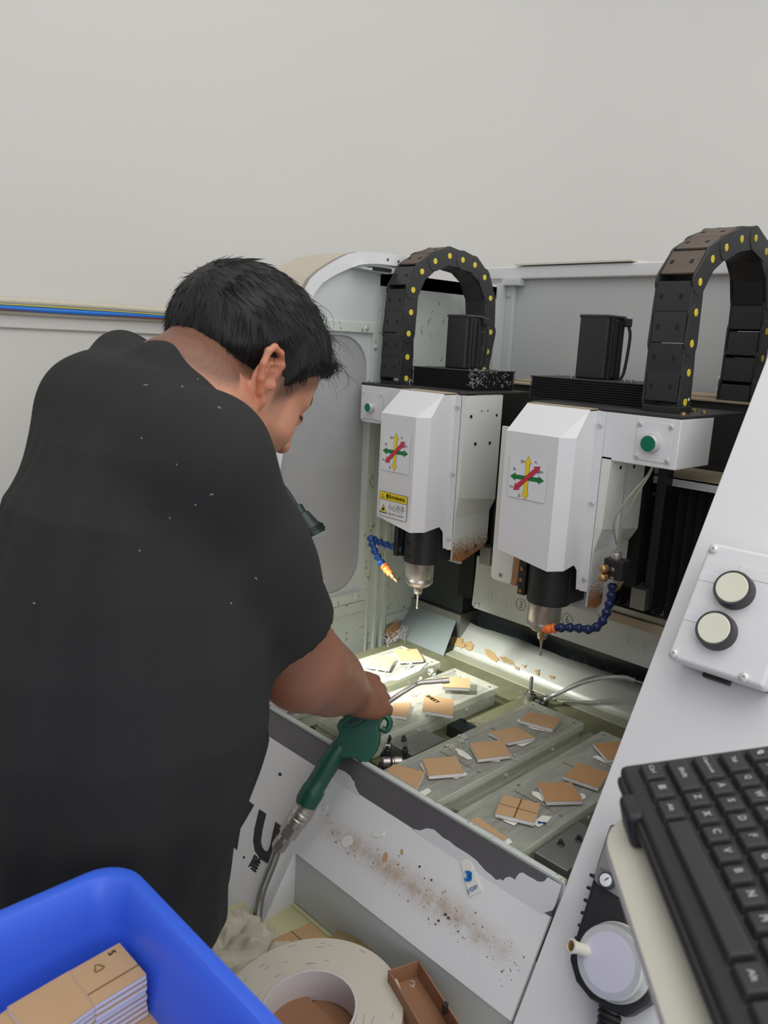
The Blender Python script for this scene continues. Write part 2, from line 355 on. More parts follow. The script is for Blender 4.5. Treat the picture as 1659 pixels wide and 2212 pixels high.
# vertical post and horizontal seam of the lower wall
for y, w in ((1.300, .006), (1.325, .010), (1.352, .014)):
    obj('wall_post', box(XW - .002, XW + (.006 if w > .008 else .003), y, y + w, -.80, .10), M['inner'], E_, bevel=.001)
obj('wall_rail', box(XW - .002, XW + .005, 1.37, 1.472, -.708, -.685), M['inner'], E_, bevel=.001)
obj('wall_rail', box(XW - .002, XW + .003, .87, 1.29, -.655, -.628), M['inner'], E_, bevel=.001)
# top ledge bits under the rim (latch)
obj('lid_bracket', prism([AX(776, 578, XW + .03), AX(872, 579, XW + .03), AX(875, 590, XW + .03), AX(836, 592, XW + .03), AX(800, 583, XW + .03)], (-.06, 0, 0)), M['inner_clean'], E_)
obj('lid_bracket_slot', box(XW + .012, XW + .034, 1.245, 1.30, .148, .156), M['void'], E_)
for px, py in ((838, 561), (861, 565)):
    p = AX(px, py, XW + .013); obj('rim_hole', lathe(p, (1, 0, 0), [(0, .0028), (.0004, .0028)], 10), M['ink'], E_)
# outer back and bottom of the housing side
obj('outer_side', prism([(XO, *a) for a in arch] + [(XO, YB, .12), (XO, YB, -CZ + .02), (XO, .87, -CZ + .02), (XO, .846, -.75)], (.004, 0, 0)), M['white'], E_)
obj('side_stiffener', box(-1.43, XW - .013, 1.33, 1.36, -.70, .06), M['inner_clean'], E_)
# rear panel with the overhanging rim
obj('rear_panel', box(XW, -.50, YB, YB + .006, -.75, .19), M['back'], E_)
obj('rear_corner_post', box(XW, XW + .030, YB - .014, YB, -.70, .16), M['inner_clean'], E_, bevel=.002)
obj('rear_corner_post', box(XW - .001, XW + .006, YB - .05, YB - .014, -.70, .16), M['inner_clean'], E_, bevel=.002)
screw(V3(XW + .015, YB - .016, .13), (0, -1, 0), .005, E_)
obj('rear_rim', box(XW - .15, -.50, YB - .018, YB + .12, .172, .204), M['white'], E_, bevel=.004)
obj('rim_bracket', box(XW, XW + .055, YB - .03, YB, .155, .172), M['inner_clean'], E_, bevel=.002)
# loose sheet lying on the rear rim
p = [AZ(1112, 575, .207), AZ(1170, 583, .207), AZ(1365, 570, .207), AZ(1310, 566, .207)]
obj_sheet = tag(obj('loose_sheet', cat_mesh(prism([(-1.335, 1.745, .2055), (-1.00, 1.745, .2055), (-.97, 1.86, .2055), (-1.30, 1.88, .2055)], (0, 0, .004)), prism([(-1.30, 1.80, .2105), (-1.09, 1.77, .2105), (-1.10, 1.87, .216), (-1.29, 1.87, .216)], (0, 0, .003))), M['cream']), 'thin pale sheet lying loose on top of the rear rim', 'sheet')
# tub, front inner wall and rear dark interior
obj('tub_floor', box(XW, -.50, .851, YB, -.84, -.80), M['tub'], E_)
obj('tub_front_wall', box(XW, XC + .002, .849, .854, -.80, -.700), M['inner_clean'], E_)
rim_ = obj('tub_rim', box(XW, XC + .002, .8475, .857, -.6995, -.694), M['inner'], E_, bevel=.001)
# gantry column on the left, dark side face
M['faintnum'] = mat('faint_engraving', lin((186, 186, 172)), .6)
colm = thing('gantry_column', 'dark speckled gantry column behind the left spindle', 'machine part', (-1.29, 1.5, -.80))
obj('front_face', box(XW + .001, -1.206, 1.472, 1.60, -.654, -.16), M['blackmetal'], colm, bevel=.002)
obj('foot', box(XW + .001, -1.20, 1.462, 1.62, -.80, -.656), M['steeldull'], colm)
# sloping splash plate in front of the column
obj('splash_plate', prism([(XW + .002, 1.468, -.668), (-1.215, 1.468, -.668), (-1.19, 1.395, -.7435), (XW + .002, 1.395, -.7435)], (0, -.002, -.003)), M['splash'], colm)
# gantry beam
beam = thing('gantry_beam', 'gantry beam with black bellows, cream lower cover plate and dusty top', 'machine part', (-.5, 1.48, -.63))
obj('lower_cover', prism([AY(1027, 1236, 1.45), AY(1019, 1305, 1.45), AY(1023, 1313, 1.45), V3(-.5, 1.45, -.621), V3(-.5, 1.45, -.49), V3(-1.154, 1.45, -.49)], (0, .004, 0)), M['inner_clean'], beam, bevel=.001, label='cream cover plate engraved with circled numbers')
obj('cover_fold', box(-.80, -.50, 1.440, 1.45, -.500, -.490), M['inner_clean'], beam, bevel=.001)
for px, py, ch in ((1064, 1290, '1'), (1094, 1300, '2'), (1125, 1306, '3'), (1225, 1338, '6'), (1357, 1385, '7'), (1393, 1398, '8')):
    c = AY(px, py, 1.4495)
    rg = []
    for q in range(28):
        a = 2 * math.pi * q / 28; rg.append(c + np.array([math.cos(a), 0, math.sin(a)]) * .0135)
    faint = ch in '1278'
    tb = tube(rg + [rg[0]], .0002 if faint else .0006, 5, caps=False)
    tx = print_on(ch, c + V3(-.0035, 0, -.0085), (1, 0, 0), (0, 0, 1), (0, -1, 0), h=.017, w=None if ch == '1' else .0075, lift=.0003)
    obj('circled_number', cat_mesh(tb, tx), M['faintnum'] if faint else M['inkgrey'], beam, label='engraved circled number ' + ch)
for px, py in ((1355, 1340), (1415, 1360)):
    screw(AY(px, py, 1.4505), (0, -1, 0), .005, beam)
obj('cover_hook', tube([AY(1024, 1313, 1.449), AY(1024, 1303, 1.449), AY(1035, 1303, 1.449), AY(1035, 1312, 1.449)], .0008, 6), M['steeldull'], beam)
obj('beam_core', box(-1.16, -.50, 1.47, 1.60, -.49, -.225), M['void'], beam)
obj('interior_shade_panel', box(-1.205, -.50, 1.66, 1.70, -.80, -.23), M['void'], beam)  # solid near-black panel: the shade of the interior is put into its colour
obj('beam_foot', box(-1.20, -.50, 1.53, 1.56, -.79, -.60), M['blackmetal'], beam)
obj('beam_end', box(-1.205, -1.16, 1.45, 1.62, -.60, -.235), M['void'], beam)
# bellows: pleated front between the rails
V, Fq = [], []; xs = np.arange(-.98, -.50, .0095)
for i, x in enumerate(xs):
    y = 1.425 if i % 2 else 1.441
    V += [(x, y, -.497), (x, y, -.238)]
for i in range(len(xs) - 1): Fq.append((2 * i, 2 * i + 1, 2 * i + 3, 2 * i + 2))
stuff(obj('bellows', (V, Fq), M['bellows'], beam, label='vertical pleats of the black bellows'))
for px, py in ((1412, 1066), (1389, 1262)): screw(AY(px, py, 1.428), (0, -1, 0), .004, beam, M['steeldull'])
obj('top_strip', box(-1.16, -.50, 1.400, 1.406, -.238, -.220), M['white'], beam, bevel=.001)
obj('top_cover', box(-1.16, -.50, 1.400, 1.60, -.224, -.2195), M['dusty2'], beam, label='beam top covered in beige dust')
obj('rail', box(-.80, -.50, 1.418, 1.44, -.512, -.499), M['steeldull'], beam, bevel=.001)
obj('rail_ledge', box(-.80, -.50, 1.412, 1.45, -.531, -.5135), M['dusty2'], beam)
tr = thing('cable_trough', 'long black dusty trough behind the heads on top of the beam', 'trough', (-.5, 1.57, -.21))
obj('trough_wall', box(-1.20, -.50, 1.555, 1.563, -.2185, -.085), M['blackdust'], tr, bevel=.001)
obj('trough_lip', box(-1.20, -.50, 1.550, 1.60, -.087, -.083), M['dusty2'], tr, bevel=.0005)
obj('trough_cover', box(-1.20, -.50, 1.60, 1.72, -.083, -.078), M['dusty2'], tr)
obj('trough_floor', box(-1.20, -.50, 1.545, 1.72, -.2195, -.212), M['blackdust'], tr)

# ================================================================ front of the machine
zt = -.70
FP = [(-1.52, Z2Y(-.743), -.743), (XC - .004, Z2Y(-.743), -.743), (XC - .004, Z2Y(-.862), -.862), (-.952, Z2Y(-.862), -.862), (-.952, Z2Y(-1.02), -1.02), (-1.52, Z2Y(-1.02), -1.02)]
front = thing('front_panel', 'white sloping front panel with black lettering and brown dust below the grey ledge', 'machine panel', (-.9, .76, -CZ))
obj('panel_sheet', prism(FP, -NPI * .006), M['whitedirt'], front, label='white sloping sheet with black lettering and dust')
obj('knee_panel', box(-.952, XC - .004, Z2Y(-.862) + .004, Z2Y(-.862) + .010, -1.52, -.865), M['inner_clean'], front)
obj('knee_side', prism([(-.9535, Z2Y(-.862) + .006, -.866), (-.9535, Z2Y(-1.02), -1.02), (-.9535, Z2Y(-1.02), -1.1), (-.9535, Z2Y(-.862) + .006, -1.1)], (-.003, 0, 0)), M['white'], front)
obj('lower_front', box(-1.52, -.957, Z2Y(-1.02), Z2Y(-1.02) + .01, -1.55, -1.02), M['white'], front)
strip = obj('ledge_strip', prism([(-1.52, Z2Y(zt) - .012, zt + .0), (XC - .004, Z2Y(zt) - .012, zt), (XC - .004, Z2Y(-.743) - .0, -.743), (-1.52, Z2Y(-.743), -.743)], (0, .007, -.004)), M['ledge'], front, bevel=.0008, label='bare grey metal strip along the ledge')
obj('ledge_top', box(-1.52, XC - .004, Z2Y(zt) - .013, .851, zt - .004, zt), M['ledge'], front, bevel=.001, label='grey top edge of the ledge')
# torn white film over the strip
film = [(889, 1790), (907, 1794), (922, 1789), (937, 1792), (957, 1810), (970, 1817), (983, 1828), (1008, 1843), (1028, 1858), (1040, 1872), (1048, 1881), (1060, 1890), (1071, 1901), (1080, 1899), (1086, 1903), (1092, 1896), (1099, 1894), (1106, 1896), (1112, 1901), (1116, 1893), (1122, 1886), (1129, 1885), (1138, 1891), (1147, 1896), (1153, 1899), (1160, 1904), (1169, 1905), (1175, 1904), (1183, 1895), (1213, 1912), (1200, 1953), (1194, 1966), (1165, 1975), (1100, 1933), (1024, 1882), (960, 1840), (928, 1818)]
def film_pts(pl):
    out = []
    for q in pl:
        p = AP(*q, .0035); out.append(p)
    return out
n_strip = np.cross(np.array([1, 0, 0]), np.array([0, Z2Y(-.743) - (Z2Y(zt) - .012), -.743 - zt])); n_strip /= np.linalg.norm(n_strip)
if n_strip[1] > 0: n_strip = -n_strip
p_strip = V3(0, Z2Y(zt) - .012, zt)
def on_strip(pl, off=.0009): return [APL(a, b, p_strip + n_strip * off, n_strip) for a, b in pl]
obj('torn_film', flat(on_strip(film), n_strip, -.0006), M['white'], front, label='torn white film left on the grey strip')
obj('torn_film', flat(on_strip([(730, 1661), (745, 1667), (757, 1677), (760, 1684), (765, 1689), (766, 1698), (770, 1706), (779, 1722), (755, 1706), (730, 1690), (718, 1682)]), n_strip, -.0006), M['white'], front, label='small torn piece of white film beside the gun')
# dust lying along the crease, glue scraps, printed lettering
crumb = []
for k in range(360):
    t = rng.random(); side = rng.normal() * .0075 * (1 + 1.2 * t); z = -.800 + side * .8 - (.006 if side < 0 else 0)
    x = -.945 + .44 * t ** .9; s = .0002 + .0007 * rng.random() ** 4
    P = V3(x, Z2Y(z), z) + NPI * s * .6; u = rng.random() * 3; crumb.append(obox(P, (math.cos(u), 0, 0), UPI, NPI, s * 1.6, s, s * .5))
stuff(obj('crumbs', cat_mesh(*crumb), M['groove'], front, label='brown crumbs scattered along the crease'))
def blob_poly(c, r, k=12, e=1.0, rot=0, rough=.35):
    P = []
    for j in range(k):
        a = 2 * math.pi * j / k; rr = r * (1 + rough * (rng.random() - .5)); x, y = rr * math.cos(a) * e, rr * math.sin(a)
        P.append((c[0] + x * math.cos(rot) - y * math.sin(rot), c[1] + x * math.sin(rot) + y * math.cos(rot)))
    return P
def on_front(pl, off=.0004): return [AP(a, b, off) for a, b in pl]
for c, r, e, ro, m_ in (((749, 1817), 12, 1.1, 1.9, 'foam'), ((817, 1801), 8, 1.8, -.2, 'foam'), ((832, 1851), 5, 2.4, 1.8, 'paper'), ((702, 1744), 5, 1.2, 1.6, 'foam'), ((868, 1840), 3, 2, 1.5, 'paper')):
    obj('glue_scrap', flat(on_front(blob_poly(c, r, 14, e, ro), .001), NPI, -.001), M['paper'] if m_ == 'paper' else M['liner'], front, label='dried glue scrap stuck to the panel')
for c, r in (((605, 1673), 4), ((947, 1989), 3), ((962, 1975), 4), ((969, 1983), 4), ((906, 1872), 2.5), ((932, 1901), 2.2)):
    obj('dark_speck', flat(on_front(blob_poly(c, r, 8)), NPI, -.0008), M['ink'], front)
# dusty brown streak along the crease, in the paint as ingrained dirt
def streak_mat():
    m = bpy.data.materials.new('ingrained_brown_dust'); m.use_nodes = True; nt = m.node_tree; N = nt.nodes; L = nt.links; b = N['Principled BSDF']
    b.inputs['Base Color'].default_value = (*lin((192, 164, 134)), 1); b.inputs['Roughness'].default_value = .9
    tc = N.new('ShaderNodeTexCoord'); sp = N.new('ShaderNodeSeparateXYZ'); L.new(tc.outputs['Generated'], sp.inputs[0])
    no = N.new('ShaderNodeTexNoise'); no.inputs['Scale'].default_value = 45; no.inputs['Detail'].default_value = 8; no.inputs['Roughness'].default_value = .75; L.new(tc.outputs['Object'], no.inputs['Vector'])
    def mt(op, a, b_=None, clamp=False):
        q = N.new('ShaderNodeMath'); q.operation = op; q.use_clamp = clamp
        for i, z in enumerate((a, b_)):
            if z is None: continue
            if isinstance(z, (int, float)): q.inputs[i].default_value = z
            else: L.new(z, q.inputs[i])
        return q.outputs[0]
    d = mt('MULTIPLY', mt('ABSOLUTE', mt('SUBTRACT', sp.outputs['Z'], .5)), 2.0)
    fade = mt('SUBTRACT', 1.0, d, True); fade = mt('MULTIPLY', fade, fade)
    ends = mt('MULTIPLY', mt('MULTIPLY', sp.outputs['X'], mt('SUBTRACT', 1.0, sp.outputs['X'])), 3.4)
    k = mt('MULTIPLY', mt('MULTIPLY', fade, ends), mt('MULTIPLY', mt('SUBTRACT', no.outputs['Fac'], .30, True), 2.6), True)
    t = N.new('ShaderNodeBsdfTransparent'); mx = N.new('ShaderNodeMixShader'); L.new(k, mx.inputs[0]); L.new(t.outputs[0], mx.inputs[1]); L.new(b.outputs[0], mx.inputs[2]); L.new(mx.outputs[0], N['Material Output'].inputs[0]); return m
dz = .028
obj('dust_streak', ([(-.95, Z2Y(-.80 + dz) , -.80 + dz) + NPI * .0009 for _ in (0,)] + [np.array((XC - .006, Z2Y(-.806 + dz), -.806 + dz)) + NPI * .0009, np.array((XC - .006, Z2Y(-.806 - dz), -.806 - dz)) + NPI * .0009, np.array((-.95, Z2Y(-.80 - dz), -.80 - dz)) + NPI * .0009], [(0, 1, 2, 3)]), streak_mat(), front, label='brown dust ingrained along the crease')
# lettering YU and the character under it
U_P = [(560, 1748), (550, 1790), (547, 1817), (551, 1839), (563, 1856), (576, 1864), (582, 1866), (588, 1858), (596, 1833), (609, 1785), (595, 1775), (590, 1796), (583, 1829), (578, 1839), (572, 1838), (566, 1829), (563.5, 1817), (567, 1792), (575, 1758)]
Y_P = [(533, 1727), (549, 1739), (519, 1790), (512, 1836), (499, 1826), (505, 1782), (491, 1702), (505, 1712), (514, 1757)]
obj('lettering', flat(on_front(U_P), NPI, .0005), M['ink'], front, label='bold black letter U')
obj('lettering', flat(on_front(Y_P), NPI, .0005), M['ink'], front, label='bold black letter Y')
obj('lettering', print_on('雕', AP(536, 1873, 0), (1, 0, 0), UPI, NPI, w=.0235, h=.025, bold=.035), M['ink'], front, label='black Chinese character')
obj('lettering', lathe(AP(527, 1852, .0002), NPI, [(0, .0024), (.0004, .0024)], 12), M['ink'], front, label='black dot before the character')
# white liner scrap with blue print stuck to the panel
ls = tag(obj('liner_strip', prism([AP(994, 1860, .002), AP(1014, 1854, .0025), AP(1040, 1924, .002), AP(1014, 1937, .002)], -NPI * .0014), M['liner']), 'white tape liner strip with blue print stuck on the sloping front panel', 'tape strip')
uL = AP(1014, 1854) - AP(1040, 1924); uL /= np.linalg.norm(uL); rL = np.cross(uL, NPI); rL /= np.linalg.norm(rL)
obj('print', print_on('3', AP(1003, 1903, .003), -uL * .5 + rL * .86, uL * .86 + rL * .5, NPI, w=.013, h=.014, bold=.12, lift=.0008), M['inkblue'], ls)
obj('print', print_on('E FOAM', AP(1012, 1931, .003), rL, uL, NPI, w=.018, h=.006, bold=.03, lift=.0008), M['inkblue'], ls)

# ================================================================ console on the right
con = thing('control_console', 'tall white sloping control console beside the work opening', 'console', (.1, .7, -CZ))
zt_, zb_ = .55, -1.02
obj('console_face', prism([(XC, Z2Y(zt_), zt_), (.75, Z2Y(zt_), zt_), (.75, Z2Y(zb_), zb_), (XC, Z2Y(zb_), zb_)], -NPI * .012), M['white'], con, bevel=.002)
obj('console_side', prism([(XC + .001, Z2Y(zt_) + .012, zt_), (XC + .001, Z2Y(zb_) + .012, zb_), (XC + .001, 1.79, zb_), (XC + .001, 1.79, zt_)], (.008, 0, 0)), M['white'], con)
obj('console_base', box(XC, .75, Z2Y(zb_), 1.4, -CZ, zb_), M['white'], con)
# scratches
for a, b in (((1395, 1553), (1403, 1546)), ((1299, 1755), (1310, 1742))): obj('scratch', flat(on_front([a, (b[0], b[1] - 2), (b[0] + 3, b[1]), (a[0] + 4, a[1] + 3)]), NPI, -.0004), M['liner'], con)
# push button box
BO = .048
pb = thing('push_button_box', 'grey white box with two cream push buttons on the console', 'control box', AP(1560, 1320))
c0 = AP(1534, 1172, BO); c1 = AP(1437, 1418, BO); xl = (c0[0] + c1[0]) / 2; xr = AP(1640, 1490, BO)[0] + .004
zA, zB = c0[2] + .004, c1[2]
def pbx(x, z, off): return V3(x, 0, z) * 0 + np.array([x, Z2Y(z), z]) + NPI * off
# points by slope coordinate: take height along the slope from the projected corners
sA = np.dot(c0 - PPI, UPI) + .002; sB = np.dot(c1 - PPI, UPI)
def pc(x, s, off): return np.array([x, 0, 0]) + np.array([0, PPI[1], PPI[2]]) + UPI * s + NPI * off
def slab(x0, x1, s0, s1, o0, o1): return [pc(x, s, o) for x in (x0, x1) for s in (s0, s1) for o in (o0, o1)], box(0, 1, 0, 1, 0, 1)[1]
obj('box_base', slab(xl + .003, xr - .003, sB + .003, sA - .003, 0.001, .020), M['greyplate'], pb, bevel=.004)
obj('box_lid', slab(xl, xr, sB, sA, .020, BO), M['white'], pb, bevel=.006, seg=3)
obj('cable_gland', slab(xl + .04, xl + .075, sB - .004, sB + .006, .004, .016), M['black'], pb, bevel=.001)
obj('label_recess', slab(xl + .050, xr - .012, sA - .040, sA - .024, BO, BO + .0008), M['white'], pb, bevel=.0004)
for k_, (px, py) in enumerate(((1580, 1268), (1541, 1356))):
    c = AP(px, py, BO + .018); cb = c - NPI * .018
    bz = obj('button_bezel', lathe(cb, NPI, [(0, .0255), (.014, .0245), (.0165, .0232), (.0165, .0208), (.012, .0205)], 40), M['darkgrey'], pb, smooth=True)
    obj('button_cap', lathe(cb, NPI, [(.010, .0205), (.0168, .0205), (.0178, .0195), (.0176, .010), (.0172, .001)], 40), M['creambtn'], bz, smooth=True)
    obj('label_slot', slab(xl + .004, c[0] - .022, np.dot(c - PPI, UPI) + .004, np.dot(c - PPI, UPI) + .0165, BO, BO + .0006), M['sticker'], pb, bevel=.0003)
for px, py in ((1541, 1187), (1455, 1412), (1607, 1464)): screw(AP(px, py, BO), NPI, .0065, pb)
screw(pc(xr - .012, sA - .012, BO), NPI, .0065, pb)
# ================================================================ machine table with plates
tb_ = thing('machine_table', 'oily metal machine bed under the clear plates', 'machine bed', (-.85, 1.15, -.79))
obj('bed', box(-1.33, -.50, .92, 1.440, -.775, -.742), M['bed'], tb_, bevel=.002)
obj('bed_front_bar', box(-1.33, -.50, .870, .920, -.79, -.758), M['steeldull'], tb_, bevel=.002)
def baf(x, t): return (x, 1.436 + (1.500 - 1.436) * t, -.742 + (.742 - .681) * t)
V, Fq = [], []; xs = np.linspace(-1.222, -.50, 30)
for i, x in enumerate(xs):
    for t in (0, .25, .5, .75, 1):
        p = np.array(baf(x, t)); p[1] += .0028 * math.sin(x * 31 + t * 3) * t + .002 * math.sin(x * 77) * t; p[2] += .0015 * math.sin(x * 23) * t
        if i == 0: p[0] += .004 * t
        V.append(p)
for i in range(len(xs) - 1):
    for j in range(4): Fq.append((i * 5 + j, i * 5 + j + 1, i * 5 + 6 + j, i * 5 + 5 + j))
bs = obj('splash_guard', (V, Fq), M['baffle'], tb_, smooth=True, label='bent metal splash guard with brown glue patches')
sm = bs.modifiers.new('thick', 'SOLIDIFY'); sm.thickness = .0015
def on_guard(px, py): return APL(px, py, np.array(baf(-1, 0)) + V3(0, -.0030, 0), V3(0, -(.061), .064))
gnrm = V3(0, -.061, .064) / np.linalg.norm((.061, .064))
for pl in ([(972, 1377), (984, 1374), (998, 1380), (1000, 1390), (1008, 1396), (996, 1400), (984, 1394), (974, 1392)], [(1004, 1386), (1016, 1385), (1024, 1394), (1020, 1404), (1010, 1405), (1002, 1398)], [(1047, 1402), (1060, 1404), (1070, 1413), (1078, 1425), (1072, 1430), (1060, 1425), (1050, 1416)], [(1078, 1418), (1092, 1419), (1104, 1426), (1110, 1436), (1100, 1434), (1088, 1430)], [(1110, 1438), (1122, 1440), (1120, 1447), (1112, 1445)], [(1126, 1434), (1138, 1438), (1132, 1444)], [(1155, 1448), (1166, 1446), (1162, 1458), (1157, 1456)], [(1185, 1457), (1200, 1462), (1197, 1466), (1188, 1464)]):
    q_ = []
    for i in range(len(pl)):
        a, b = pl[i], pl[(i + 1) % len(pl)]
        for t_ in (0, .33, .66): q_.append((a[0] + (b[0] - a[0]) * t_ + rng.normal() * .9, a[1] + (b[1] - a[1]) * t_ + rng.normal() * .9))
    obj('glue_patch', flat([on_guard(*x) for x in q_], gnrm, -.0009), M['glue'], bs)
obj('guard_flange', box(-1.222, -.50, 1.405, 1.440, -.7415, -.7395), M['tub'], tb_, bevel=.0005)
# heap of pale fibres and dark swarf behind the guard
sw = []
for k in range(240):
    x = -.95 + .44 * rng.random() ** .8; y = 1.50 + .03 * rng.random(); z = -.705 + .03 * rng.random()
    a = rng.random() * 6.3; L_ = .006 + .014 * rng.random(); p = V3(x, y, z); d = V3(math.cos(a), math.sin(a) * .4, .3 * math.sin(a * 3)) * L_
    sw.append(tube([p, p + d * .5 + V3(0, 0, .003), p + d], .00035, 3, caps=False))
o = stuff(tag(obj('swarf_heap', cat_mesh(*sw), M['steeldull']), 'grey fibrous swarf lying behind the splash guard', 'swarf'))
obj_sb = tag(obj('swarf_bed', prism([(-1.0, 1.515, -.80), (-.95, 1.525, -.73), (-.70, 1.525, -.70), (-.52, 1.525, -.705), (-.51, 1.525, -.80)], (0, .06, 0)), M['blackmetal']), 'dark bank of settled swarf behind the splash guard', 'swarf')

zt = -.70
plates = [(-1.2264, -1.1025, 'clear acrylic plate nearest the side window, under the brightest light'), (-1.0612, -.9373, 'clear acrylic plate the blow gun nozzle points over'),
          (-.8526, -.7308, 'clear acrylic plate holding a row of five brown squares beside the gun hand'), (-.6916, -.5680, 'clear acrylic plate nearest the white console')]
PY0, PY1 = .864, 1.285
for i, (x0, x1, lab) in enumerate(plates):
    t = thing('acrylic_plate', lab, 'acrylic plate', ((x0 + x1) / 2, 1.08, -.7415), 'acrylic plates on the machine table')
    edge_faces(obj('top_sheet', box(x0, x1, PY0 + (.03 if i == 1 else 0), PY1, zt - .014, zt), M['acrylic'], t, bevel=.0012), M['edge'])
    edge_faces(obj('lower_slab', box(x0 + .005, x1 - .003, PY0 + .02, PY1 - .008, -.7405, zt - .0165), M['acrylic_low'], t, bevel=.0012), M['edge'])
    edge_faces(obj('side_strip', box(x1 - .014, x1 - .0005, PY0 + .03, PY1 - .004, zt - .0162, zt - .0143), M['acrylic_low'], t), M['edge'])
    for cx_, cy_ in ((x0 + .012, PY1 - .015), (x1 - .012, PY1 - .018), (x1 - .014, PY0 + .12), (x0 + .015, PY0 + .14)):
        obj('plate_screw', lathe((cx_, cy_, zt + .0002), (0, 0, 1), [(0, .0032), (.0006, .0028), (.0006, .0015), (.0003, .0012)], 12), M['steeldull'], t, smooth=True)
    for y in (PY1 - .10, PY1 - .24):
        obj('spacer', lathe((x1 - .004, y, -.722), (1, 0, 0), [(0, .0035), (.004, .0035)], 12), M['foam'], t, smooth=True)
    # scored lines in the sheet
    if i >= 2: obj('score_line', cat_mesh(*[box(x0 + .02, x1 - .03, y, y + .0012, zt + .0001, zt + .0005) for y in (PY0 + .12, PY0 + .26)]), M['groove'], t)
# blocks, rails and clamps between the plates
tb2 = [('rail_block', (-.925, -.872, .955, 1.045, -.742, -.713), 'steeldull', 'bare grey metal rail block between the second and third plates', 0),
       ('rail_block', (-.918, -.868, 1.10, 1.14, -.742, -.7185), 'blackmetal', 'dark short block between the second and third plates', 0),
       ('rail_block', (-.918, -.868, 1.15, 1.37, -.742, -.728), 'bed', 'long flat rail block beside the second plate with a black hook', 0),
       ('rail_block', (-.728, -.700, .90, 1.30, -.742, -.722), 'acrylic_low', 'narrow clear rail between the third and fourth plates', 0),
       ('rail_block', (-.56, -.505, .885, 1.0, -.742, -.705), 'steeldull', 'grey steel block beside the hoses next to the console', 0),
       ('rail_block', (-.55, -.505, 1.01, 1.10, -.742, -.715), 'blackmetal', 'dark block behind the grey steel block next to the console', 0)]
for n, b, m_, lab, _ in tb2: tag(obj(n, box(*b), M[m_], bevel=.0015), lab, 'metal block')
tag(obj('small_hook', tube(smooth_path([AZ(1006, 1560, -.725), AZ(1004, 1556, -.715), AZ(995, 1553, -.712), AZ(990, 1557, -.715)]), .0018, 8), M['black'], smooth=True), 'small black hook sticking up between the plates', 'hook')
def clamp(base, yaw, lab, scale=1.0):
    t = thing('air_fitting', lab, 'pipe fitting', base, 'air fittings on the table')
    b = np.array(base, float); d = np.array([math.cos(yaw), math.sin(yaw), 0]); e = np.array([-d[1], d[0], 0]); s = scale
    obj('fitting_base', obox(b + V3(0, 0, .004 * s), d, e, (0, 0, 1), .020 * s, .012 * s, .004 * s), M['black'], t, bevel=.001)
    obj('fitting_body', lathe(b + V3(0, 0, .014 * s) - d * .016 * s, d, [(0, .006 * s), (.002 * s, .0085 * s), (.012 * s, .0085 * s), (.013 * s, .007 * s), (.018 * s, .007 * s), (.019 * s, .0085 * s), (.030 * s, .0085 * s), (.032 * s, .005 * s), (.036 * s, .005 * s)], 18), M['steel'], t, smooth=True)
    obj('fitting_collar', lathe(b + V3(0, 0, .014 * s) - d * .003 * s, d, [(0, .0074 * s), (0, .009 * s), (.0025 * s, .009 * s), (.0025 * s, .0074 * s)], 18), M['black'], t, smooth=True)
    for q in (-.35, .8):
        obj('fitting_bolt', lathe(b + d * .012 * s * q * 2 + e * .004 * s + V3(0, 0, .020 * s), (0, 0, 1), [(0, .003 * s), (.008 * s, .003 * s), (.008 * s, .0052 * s), (.013 * s, .0052 * s), (.014 * s, .0035 * s), (.018 * s, .003 * s)], 10), M['blackmetal'], t, smooth=True)
    return t
p = AZ(848, 1640, -.72); clamp((p[0], p[1], -.742), .9, 'steel air fitting with two bolts just behind the green blow gun', 1.15)
p = AZ(868, 1628, -.72); clamp((p[0] - .035, p[1] + .012, -.742), .7, 'second steel fitting half hidden behind the blow gun', 1.0)
p = AZ(1225, 1845, -.72); clamp((p[0], p[1], -.742), 1.2, 'steel air fitting with dark bolts next to the white console', 1.15)
p = AZ(1145, 1502, -.72)
t = thing('elbow_fitting', 'steel elbow fitting with an upright pin where the ribbed conduit ends', 'pipe fitting', (p[0], p[1], -.742))
obj('fitting_body', lathe((p[0], p[1], -.742), (0, 0, 1), [(0, .010), (.012, .010), (.013, .013), (.024, .013), (.026, .008), (.030, .008)], 18), M['steeldull'], t, smooth=True)
obj('fitting_pin', lathe((p[0], p[1], -.714), (0, 0, 1), [(0, .004), (.034, .004), (.036, .003)], 12), M['steel'], t, smooth=True)
obj('fitting_side', lathe((p[0] + .008, p[1] + .002, -.728), (1, .1, 0), [(0, .007), (.018, .007), (.019, .005), (.028, .005)], 14), M['blackmetal'], t, smooth=True)
q0 = p + V3(.036, .006, -.008)
path = smooth_path([AZ(1175, 1512, -.728), AY(1208, 1497, 1.395), AY(1255, 1476, 1.40), AY(1300, 1465, 1.405), AY(1345, 1463, 1.41), AY(1372, 1470, 1.415)], 22)
tag(obj('ribbed_conduit', tube(path, [.0048 if i % 2 else .0034 for i in range(len(path))], 12), M['alu']), 'ribbed flexible metal conduit arching in front of the splash guard', 'conduit')
tag(obj('thin_cable', tube(smooth_path([AY(1372, 1470, 1.415), AY(1400, 1480, 1.42), AY(1450, 1500, 1.42)]), .0022, 8), M['steeldull'], smooth=True), 'thin dark cable leaving the end of the ribbed conduit', 'cable')
tag(obj('thin_cable', tube(smooth_path([AZ(1120, 1517, -.738), AZ(1150, 1506, -.73), AY(1196, 1500, 1.40), AY(1240, 1477, 1.405), AY(1290, 1460, 1.41), AY(1330, 1463, 1.415)]), .0018, 8), M['cable'], smooth=True), 'thin pale cable running behind the ribbed conduit', 'cable')

